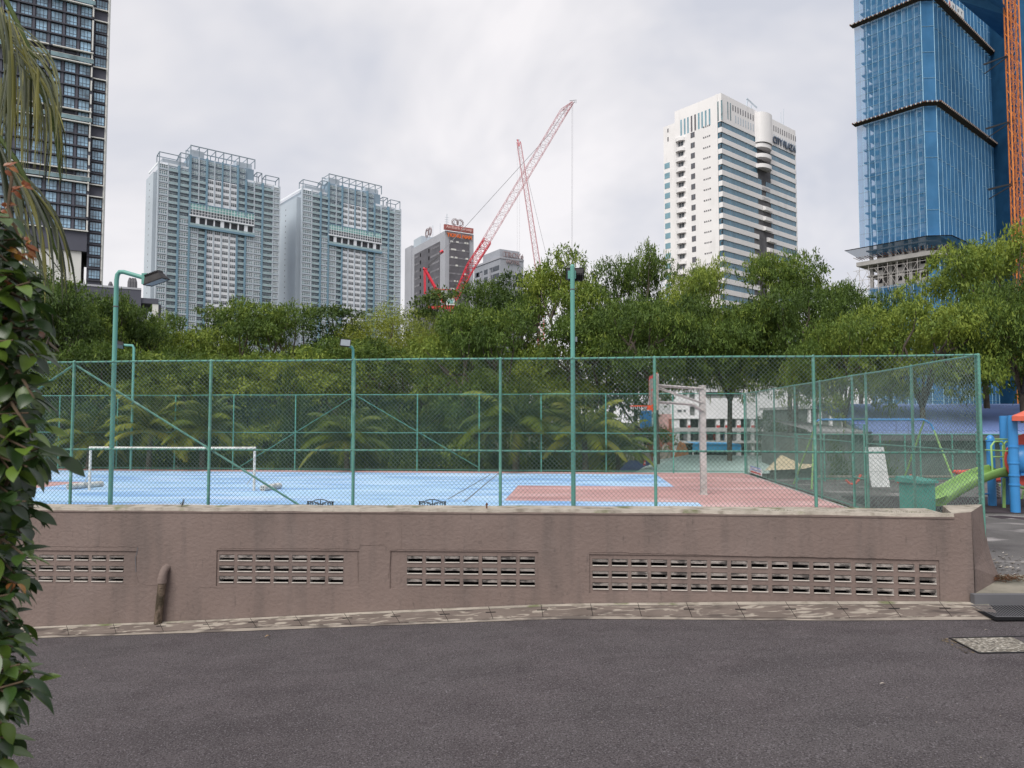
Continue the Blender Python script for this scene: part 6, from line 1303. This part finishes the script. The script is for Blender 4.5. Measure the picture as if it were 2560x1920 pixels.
def shrub_template(seed, leaf='leaf_shrub', Rr=2.4, H=4.0, per=260, L0=.2, W0=.09, n=16):
    r = random.Random(seed); cl = []
    for i in range(n): a = i*2.4; q = Rr*r.uniform(.2, .85); z = H*r.uniform(.12, .88)*(1-.35*(q/Rr)**2); s = r.uniform(.7, 1.25); cl.append(((q*math.cos(a), q*math.sin(a), z), s, s*.75))
    cm = crown(seed, cl, per, L0, W0, leaf, inner=.2); t = MB()
    for (c, s, _) in cl: t.path([(c[0]*.1, c[1]*.1, -.1), (c[0]*.5, c[1]*.5, c[2]*.5), c], [.06, .04, .015], 'bark_dark', 5, cap=False)
    return dict(crown=cm, trunk=t.mesh('stems'), H=H+.35, R=Rr+1)
TT['S0'] = shrub_template(3); TT['S1'] = shrub_template(9, L0=.3, W0=.1); TT['S2'] = shrub_template(14, 'leaf_dark', L0=.16, W0=.1, per=330)
def plant(T, name, lab, cat, px, top, Y, wpx, group, rz=0., zb=-4., off=0, parts=('crown', 'trunk')):
    T = TT[T]; x = at(px, 1050, Y).x; zt = at(px, top, Y).z; w_ = wpx/F*Y/2; s = w_/T['R']; sz = (zt-zb)/T['H']
    o = thing(name, lab, cat, (x, Y, zb), rz, group); o.scale = (s, s, sz)
    for nm, me in zip(parts, (T['crown'], T['trunk'])): c = bpy.data.objects.new(nm, me); COL.objects.link(c); c.parent = o
    return o
G1 = 'trees beyond the court'
TREES = [
 ('A0', 1412, 640, 42, 270, 'bushy green tree right behind the top of the middle light pole'),
 ('A2', 1262, 690, 46, 270, 'rounded green tree in front of the hotel block'),
 ('A1', 1205, 775, 34, 300, 'dark low crowned tree left of the middle light pole'),
 ('A4', 1590, 628, 48, 225, 'tall leafy tree between the middle light pole and the white office tower'),
 ('A1', 1500, 765, 39, 300, 'dense dark green tree just right of the middle light pole, low behind the fence'),
 ('A3', 1643, 745, 33, 300, 'spreading tree whose stout trunk stands behind the backboard beside the mint roof'),
 ('A4', 1752, 655, 44, 200, 'broad tree whose top cuts across the left foot of the white office tower'),
 ('A3', 1822, 760, 34, 290, 'spreading tree whose thin dark trunk crosses the white school right of the hoop post'),
 ('A4', 1975, 636, 46, 270, 'wide flat topped tree in front of the right foot of the white office tower'),
 ('A3', 1990, 735, 33, 290, 'spreading tree whose trunk rises behind the tan pavilion roof'),
 ('A4', 2150, 708, 42, 260, 'dense tree in front of the foot of the blue netted tower'),
 ('A3', 2110, 800, 30, 250, 'low green tree above the left end of the swing set'),
 ('A4', 2470, 592, 34, 340, 'big spreading tree at the right edge in front of the blue netted tower'),
 ('A3', 2310, 760, 30, 320, 'leafy tree hanging over the playground swing set'),
 ('A3', 2560, 700, 29, 300, 'leaning tree with a forked dark trunk beside the red playground roof'),
 ('C', 985, 772, 50, 360, 'pale feathery tree below the right twin tower'),
 ('C', 1110, 800, 47, 200, 'pale feathery tree below the red crane cab'),
 ('B', 1090, 730, 60, 230, 'dark tiered tree in front of the grey bank tower'),
 ('B', 832, 768, 52, 290, 'dark tiered tree in front of the right twin tower'),
 ('A1', 655, 762, 47, 300, 'light green dome shaped tree between the twin towers'),
 ('B', 535, 776, 56, 210, 'dark tiered tree at the foot of the left twin tower'),
 ('A0', 430, 806, 46, 240, 'green tree left of the foot of the left twin tower'),
 ('A2', 318, 772, 40, 230, 'yellow green tree behind the left light pole lamp'),
 ('A1', 225, 735, 38, 250, 'bushy yellow green tree in front of the dark podium block'),
 ('A0', 90, 670, 34, 270, 'tall leafy tree behind the hanging palm leaves at left'),
 ('A2', 905, 850, 40, 300, 'low green tree behind the far square flood lamp'),
 ('A0', 770, 880, 36, 300, 'dim green tree behind the far fence left of the far square flood lamp'),
 ('A1', 590, 880, 37, 330, 'dim green tree behind the far fence below the left twin tower'),
 ('A2', 395, 880, 35, 330, 'shaded green tree behind the far left light pole'),
 ('A1', 190, 860, 33, 300, 'shaded tree at far left behind the court fence'),
 ('B', 1060, 885, 38, 260, 'dark tiered tree low behind the far fence in the middle'),
]
rt = random.Random(12)
for T, px, top, Y, w_, lab in TREES: plant(T, 'broadleaf_tree' if T[0] == 'A' else ('tiered_tree' if T == 'B' else 'feathery_tree'), lab, 'tree', px, top, Y, w_*1.1, G1, rt.random()*6.28)
# undergrowth: rows of bushes right behind the far fence; look-alikes share one label
SH = []
for i in range(15): SH.append((90+i*100+rt.uniform(-25, 25), 985+rt.uniform(-40, 70), 34.5+rt.uniform(-1.5, 2), 190))
for i in range(13): SH.append((130+i*115+rt.uniform(-30, 30), 915+rt.uniform(-30, 30), 39+rt.uniform(-2, 2), 230))
for i in range(10): SH.append((110+i*150+rt.uniform(-40, 40), 1085+rt.uniform(-25, 30), 31.6+rt.uniform(-.4, .8), 150))
for px, top, Y, w_ in SH:
    if px > 1545: continue
    if px > 1400 and top < 1000: top = 1010
    plant(rt.choice(['S0', 'S1', 'S2', 'S0']), 'bush', 'dark green leafy bush in the thicket behind the far court fence', 'bush', px, top, Y, w_, 'bushes in the thicket behind the court', rt.random()*6.28, parts=('foliage', 'stems'))
for px, top, Y, w_, lab in ((2100, 1060, 26, 120, 'bush by the rear corner of the playground beside the swing set'), (1662, 1128, 40, 60, 'small yellow green bush beside the trunk behind the mint roof'), (1940, 1095, 45, 120, 'round dark bush behind the tan pavilion'), (2215, 1085, 25.5, 100, 'bush behind the white board against the shed wall'), (2010, 1030, 50, 150, 'rounded bush in front of the grey building'), (1935, 1015, 52, 170, 'tall round bush between the white school and the grey building'), (740, 820+60, 30.5, 170, 'bright yellow green bush just left of the far square lamp pole'), (800, 1040, 29.6, 150, 'bright green shrub behind the far fence left of the far lamp pole')):
    plant('S0', 'bush', lab, 'bush', px, top, Y, w_, 'separate bushes', rt.random()*6, parts=('foliage', 'stems'))
# ---- palms
def frond_arrays(r, L, n, base, az, el, droop, wl, m=None):
    """rachis points plus leaflets"""
    d0 = Vector((math.cos(az)*math.cos(el), math.sin(az)*math.cos(el), math.sin(el))); p = Vector(base); pts = [p.copy()]; d = d0.copy(); st = L/n
    for i in range(n): d = (d+Vector((0, 0, -droop*(i+1)/n))).normalized(); p = p+d*st; pts.append(p.copy())
    B, D, Nn, Ls = [], [], [], []; 
    for i in range(1, n*7):
        t = i/(n*7); k = min(n-1, int(t*n)); f = t*n-k; q = pts[k].lerp(pts[k+1], f); dd = (pts[k+1]-pts[k]).normalized(); s = dd.cross(Vector((0, 0, 1))).normalized(); l = wl*math.sin(math.pi*min(1, .12+t*.9))**.6
        for sg in (-1, 1):
            v = (s*sg*1.0+dd*.55+Vector((0, 0, -.35-.4*r.random()))).normalized(); B.append(q); D.append(v); Nn.append((Vector((0, 0, 1))+s*sg*.4).normalized()); Ls.append(l*r.uniform(.8, 1.1))
    return pts, B, D, Nn, Ls
def palm_template(seed, H, L=3.0, nf=17, yel=.3):
    r = random.Random(seed); B, D, Nn, Ls, T = [], [], [], [], []; st = MB(); tr = MB(); tr.path([(0, 0, -.2), (.1, 0, H*.5), (.15, .05, H)], [.2, .14, .12], 'bark', 9)
    for i in range(nf):
        az = i*2.4; el = 1.35-1.5*(i/nf); pts, b, d, nn, l = frond_arrays(r, L*r.uniform(.85, 1.1), 9, (.15, .05, H), az, el, .34, .75); st.path(pts, [.03]*3+[.02]*4+[.008]*3, 'leaf_palm', 4, cap=False)
        B += b; D += d; Nn += nn; Ls += l; T += [(.15+r.random()*.4 if i < nf*.8 else .6+r.random()*.4)]*len(b)
    B, D, Nn = (np.array([tuple(v) for v in q]) for q in (B, D, Nn)); Ls = np.array(Ls); Nn = unit(Nn-D*np.sum(Nn*D, 1)[:, None])
    me = leaf_mesh('fronds', B, D, Nn, Ls, np.full(len(Ls), .07), np.array(T)+RS_(seed).rand(len(Ls))*.3, 'leaf_palm')
    return me, tr.mesh('trunk'), st.mesh('frond_stalks'), H
PT_ = [palm_template(1, 3.4), palm_template(2, 2.6, L=2.6)]
for i, (px, ctr, Y, sc_, k_, lab) in enumerate(((1283, 1060, 28.9, 1.05, 0, 'bright coconut palm with drooping yellow fronds in the middle of the far fence'), (1462, 1088, 28.9, .95, 1, 'smaller palm right of the middle light pole behind the far fence'), (872, 1098, 28.9, .75, 0, 'palm behind the far square lamp pole'), (512, 1072, 29.2, .78, 1, 'palm behind the right post of the football goal'), (375, 1072, 29.2, .78, 0, 'palm behind the crossbar of the football goal'), (220, 1100, 29.2, .7, 1, 'leftmost palm beyond the far fence'), (1545, 1120, 31, .7, 0, 'little palm with drooping fronds left of the navy roofed hut'))):
    me, tm, sm, H = PT_[k_]; zt = at(px, ctr, Y).z; z0 = zt-H*sc_; o = thing('coconut_palm', lab, 'palm', (at(px, 1050, Y).x, Y, z0 if z0 > -4 else -4), i*1.3, 'palms beyond the court'); o.scale = (sc_, sc_, sc_)
    o.location.z = zt-H*sc_
    for nm, q in (('fronds', me), ('trunk', tm), ('frond_stalks', sm)): c = bpy.data.objects.new(nm, q); COL.objects.link(c); c.parent = o
    if z0 > -4: m = MB(); m.tube((0, 0, -(z0+4)/sc_), (0, 0, .1), .2, 'bark', 9); m.build('trunk_base', o)

# ---- near plants at the left edge: glossy bush and hanging palm fronds
def near_leaf(mb, p, d, up, L, W, mtl, curl=.25):
    d = d.normalized(); s = d.cross(up).normalized(); u = s.cross(d).normalized(); V = []; n = 6
    for i in range(n+1):
        t = i/n; w_ = W*.5*(math.sin(math.pi*t**.85)**.85 if 0 < t < 1 else 0); c = p+d*(L*t)-u*(curl*L*t*t)
        V += [c-s*w_+u*(w_*.30), c, c+s*w_+u*(w_*.30)]
    mb.add(V, [(3*i+k, 3*i+k+1, 3*i+k+4, 3*i+k+3) for i in range(n) for k in (0, 1)], mtl)
rl_ = random.Random(77); Yb = 1.9
def edge(py): return float(np.interp(py, [430, 560, 700, 800, 880, 960, 1040, 1120, 1200, 1300, 1400, 1500, 1600, 1700, 1780, 1850, 1920], [40, 60, 105, 140, 118, 90, 105, 140, 120, 78, 85, 78, 62, 88, 62, 36, 40]))
o = thing('leafy_bush', 'glossy dark green bush with reddish young leaves close at the left edge', 'bush', (at(0, 1500, Yb).x-.3, Yb, zr(-1.7, Yb))); ol = tuple(o.location)
fol = MB(); yng = MB(); stm = MB(); tints = []
base = Vector(ol)
for i in range(430):
    py = rl_.uniform(520, 2050); e_ = edge(min(py, 1920)); px = e_-abs(rl_.gauss(0, 70))-22+14*math.sin(py*.045)+9*math.sin(py*.11); Yl = Yb+rl_.uniform(-.28, .35); tip = at(px, py, Yl); root = tip+Vector((rl_.uniform(-.30, -.12), rl_.uniform(-.12, .12), rl_.uniform(-.2, .05)))
    mid = root.lerp(tip, .5)+Vector((0, 0, .06)); stm.path([root, mid, tip], [.005, .004, .002], 'twig', 5, cap=False)
    red = rl_.random() < .035
    for k in range(8):
        t = .25+.75*k/7; b = root.lerp(tip, t)+Vector((0, 0, .03*math.sin(math.pi*t))); ax = (tip-root).normalized(); a = k*2.4+rl_.random(); sd = ax.orthogonal().normalized(); sd.rotate(Matrix.Rotation(a, 3, ax)); d = (ax*.55+sd*.9+Vector((.15, 0, -.35))).normalized()
        near_leaf(yng if red and k > 5 else fol, b, d, Vector((rl_.uniform(-.4, .4), rl_.uniform(-.6, .2), 1)), rl_.uniform(.045, .078)*(.45 if red and k > 5 else 1), rl_.uniform(.025, .039)*(.6 if red and k > 5 else 1), 'leaf_young' if red and k > 5 else 'leaf_near', rl_.uniform(.05, .4))
# a few distinct leaves that stick out over the wall
for px, py, dx, dy, L, mt_ in ((40, 945, 1, -.08, .085, 'leaf_near'), (150, 1140, 1, -.75, .075, 'leaf_near'), (60, 1110, 1, -.2, .08, 'leaf_near'), (85, 1280, 1, -.5, .06, 'leaf_near'), (110, 1070, 1, -.2, .055, 'leaf_near'), (95, 1700, 1, .3, .05, 'leaf_near')):
    near_leaf(fol, at(px, py, 1.75), Vector((dx, .1, dy)), Vector((-.2, -.7, .8)), L, L*.42, mt_, .25)
for px, py in ((15, 415), (30, 470), (55, 455), (8, 520), (60, 600), (20, 610), (42, 640), (5, 700), (28, 560), (70, 620), (5, 800), (3, 860)):
    for k in range(4): a = rl_.uniform(-1.2, 1.2); near_leaf(yng, at(px+rl_.uniform(-8, 8), py+rl_.uniform(-14, 14), 1.8), Vector((math.cos(a), .2, math.sin(a))), Vector((0, -.8, .5)), rl_.uniform(.012, .03), rl_.uniform(.008, .014), 'leaf_young', .4)
stm.path([at(-30, 700, 1.85), at(0, 640, 1.82), at(25, 660, 1.8), at(45, 590, 1.8), at(20, 520, 1.8), at(30, 440, 1.8)], .004, 'twig', 5); stm.path([at(-30, 600, 1.85), at(20, 600, 1.8), at(60, 595, 1.8)], .003, 'twig', 5)
stm.path([base, base+Vector((-.05, 0, 1.0)), base+Vector((.02, .05, 2.2))], [.03, .022, .012], 'twig', 8)
def tint_fill(ob, seed=1, per=12):
    me = ob.data; n = len(me.polygons); r = RS_(seed); a_ = me.attributes.new('tint', 'FLOAT', 'FACE'); v = np.repeat(r.rand(n//per+1)**1.8, per)[:n]; a_.data.foreach_set('value', v.astype(np.float32))
fo = fol.build('foliage', o, ol, smooth=True); tint_fill(fo); yo = yng.build('young_leaves', o, ol, smooth=True, label='orange red young leaves at the twig tips'); tint_fill(yo, 3); stm.build('twigs', o, ol)
o = thing('palm', 'palm with long hanging fronds leaning in from the top left corner', 'palm', (-4.6, 3.6, zr(-4.6, 3.6))); ol = tuple(o.location); Yp = 3.2
m = MB(); m.path([(-4.6, 3.6, ol[2]-.1), (-4.5, 3.6, 1.5), (-4.3, 3.55, 3.9), (-4.1, 3.5, 4.6)], [.2, .15, .13, .11], 'bark', 10); m.build('trunk', o, ol, smooth=True)
def hang(nm, rach, strands, lab):
    P = [at(a, b, Yp+c) for a, b, c in rach]; rf = P[0] if False else None
    mr_ = MB(); mr_.path([Vector((-4.1, 3.5, 4.6))]+P, [.03, .02]+[.011]*(len(P)-2)+[.004], 'leaf_palm', 6); lf = MB()
    for (x0, y0, x1, y1, wd, bow) in strands:
        a, b = at(x0, y0, Yp+rl_.uniform(-.2, .25)), at(x1, y1, Yp+rl_.uniform(-.25, .2)); n = 9; V = []
        for i in range(n+1):
            t = i/n; c = a.lerp(b, t)+Vector((bow*math.sin(math.pi*t)*.3*(b-a).length, 0, .12*bow*math.sin(math.pi*t)*(b-a).length)); w_ = wd*(math.sin(math.pi*min(1, .18+t*.82))**.6 if t < 1 else 0.02)
            V += [c+Vector((-w_, 0, 0)), c+Vector((0, -w_*.5, 0)), c+Vector((w_, .0, 0))]
        lf.add(V, [(3*i+k, 3*i+k+1, 3*i+k+4, 3*i+k+3) for i in range(n) for k in (0, 1)], 'frond_near')
    r_ = mr_.build(nm, o, ol, smooth=True); l_ = lf.build('leaflets', r_, ol, smooth=True); tint_fill(l_, len(strands), 18)
st1 = []
for i in range(50):
    t = i/49; x0 = -10+170*t**.9*.55+rl_.uniform(-6, 6); y0 = 10+150*t+rl_.uniform(-20, 20); x1 = -20+190*t+rl_.uniform(-14, 14); y1 = rl_.uniform(330, 480)-40*(t < .3) if rl_.random() < .7 else rl_.uniform(200, 420); st1.append((x0, y0, x1, y1, rl_.uniform(.0025, .006), rl_.uniform(.05, .3)))
for i in range(15): x = 5+i*6.6+rl_.uniform(-3, 3); st1.append((x, rl_.uniform(120, 200), x+rl_.uniform(-6, 8), rl_.uniform(370, 450), rl_.uniform(.004, .008), .0))
for i in range(14): st1.append((15+i*2, 40+i*9, 150+i*.5-8*(i % 3), 290+i*14, rl_.uniform(.004, .007), .42))
hang('frond', [(-40, -60, 0), (10, -10, 0), (45, 60, 0), (75, 130, 0), (105, 220, 0), (140, 330, 0), (152, 450, 0)], st1, '')
st2 = []
for i in range(28):
    t = i/27; x0 = -15+60*t+rl_.uniform(-5, 5); y0 = 345+90*t; x1 = -5+195*t**.8+rl_.uniform(-10, 10); y1 = rl_.uniform(640, 770)-(60 if t < .4 else 0); st2.append((x0, y0, x1, y1, rl_.uniform(.004, .010), .10+.25*t))
for i in range(16): x = rl_.uniform(0, 170); st2.append((x*.45, 420+x, x+10, rl_.uniform(700, 820), rl_.uniform(.003, .006), .1))
hang('frond', [(-60, 300, 0), (0, 345, 0), (40, 400, 0), (80, 480, 0), (115, 560, 0), (150, 660, 0)], st2, '')
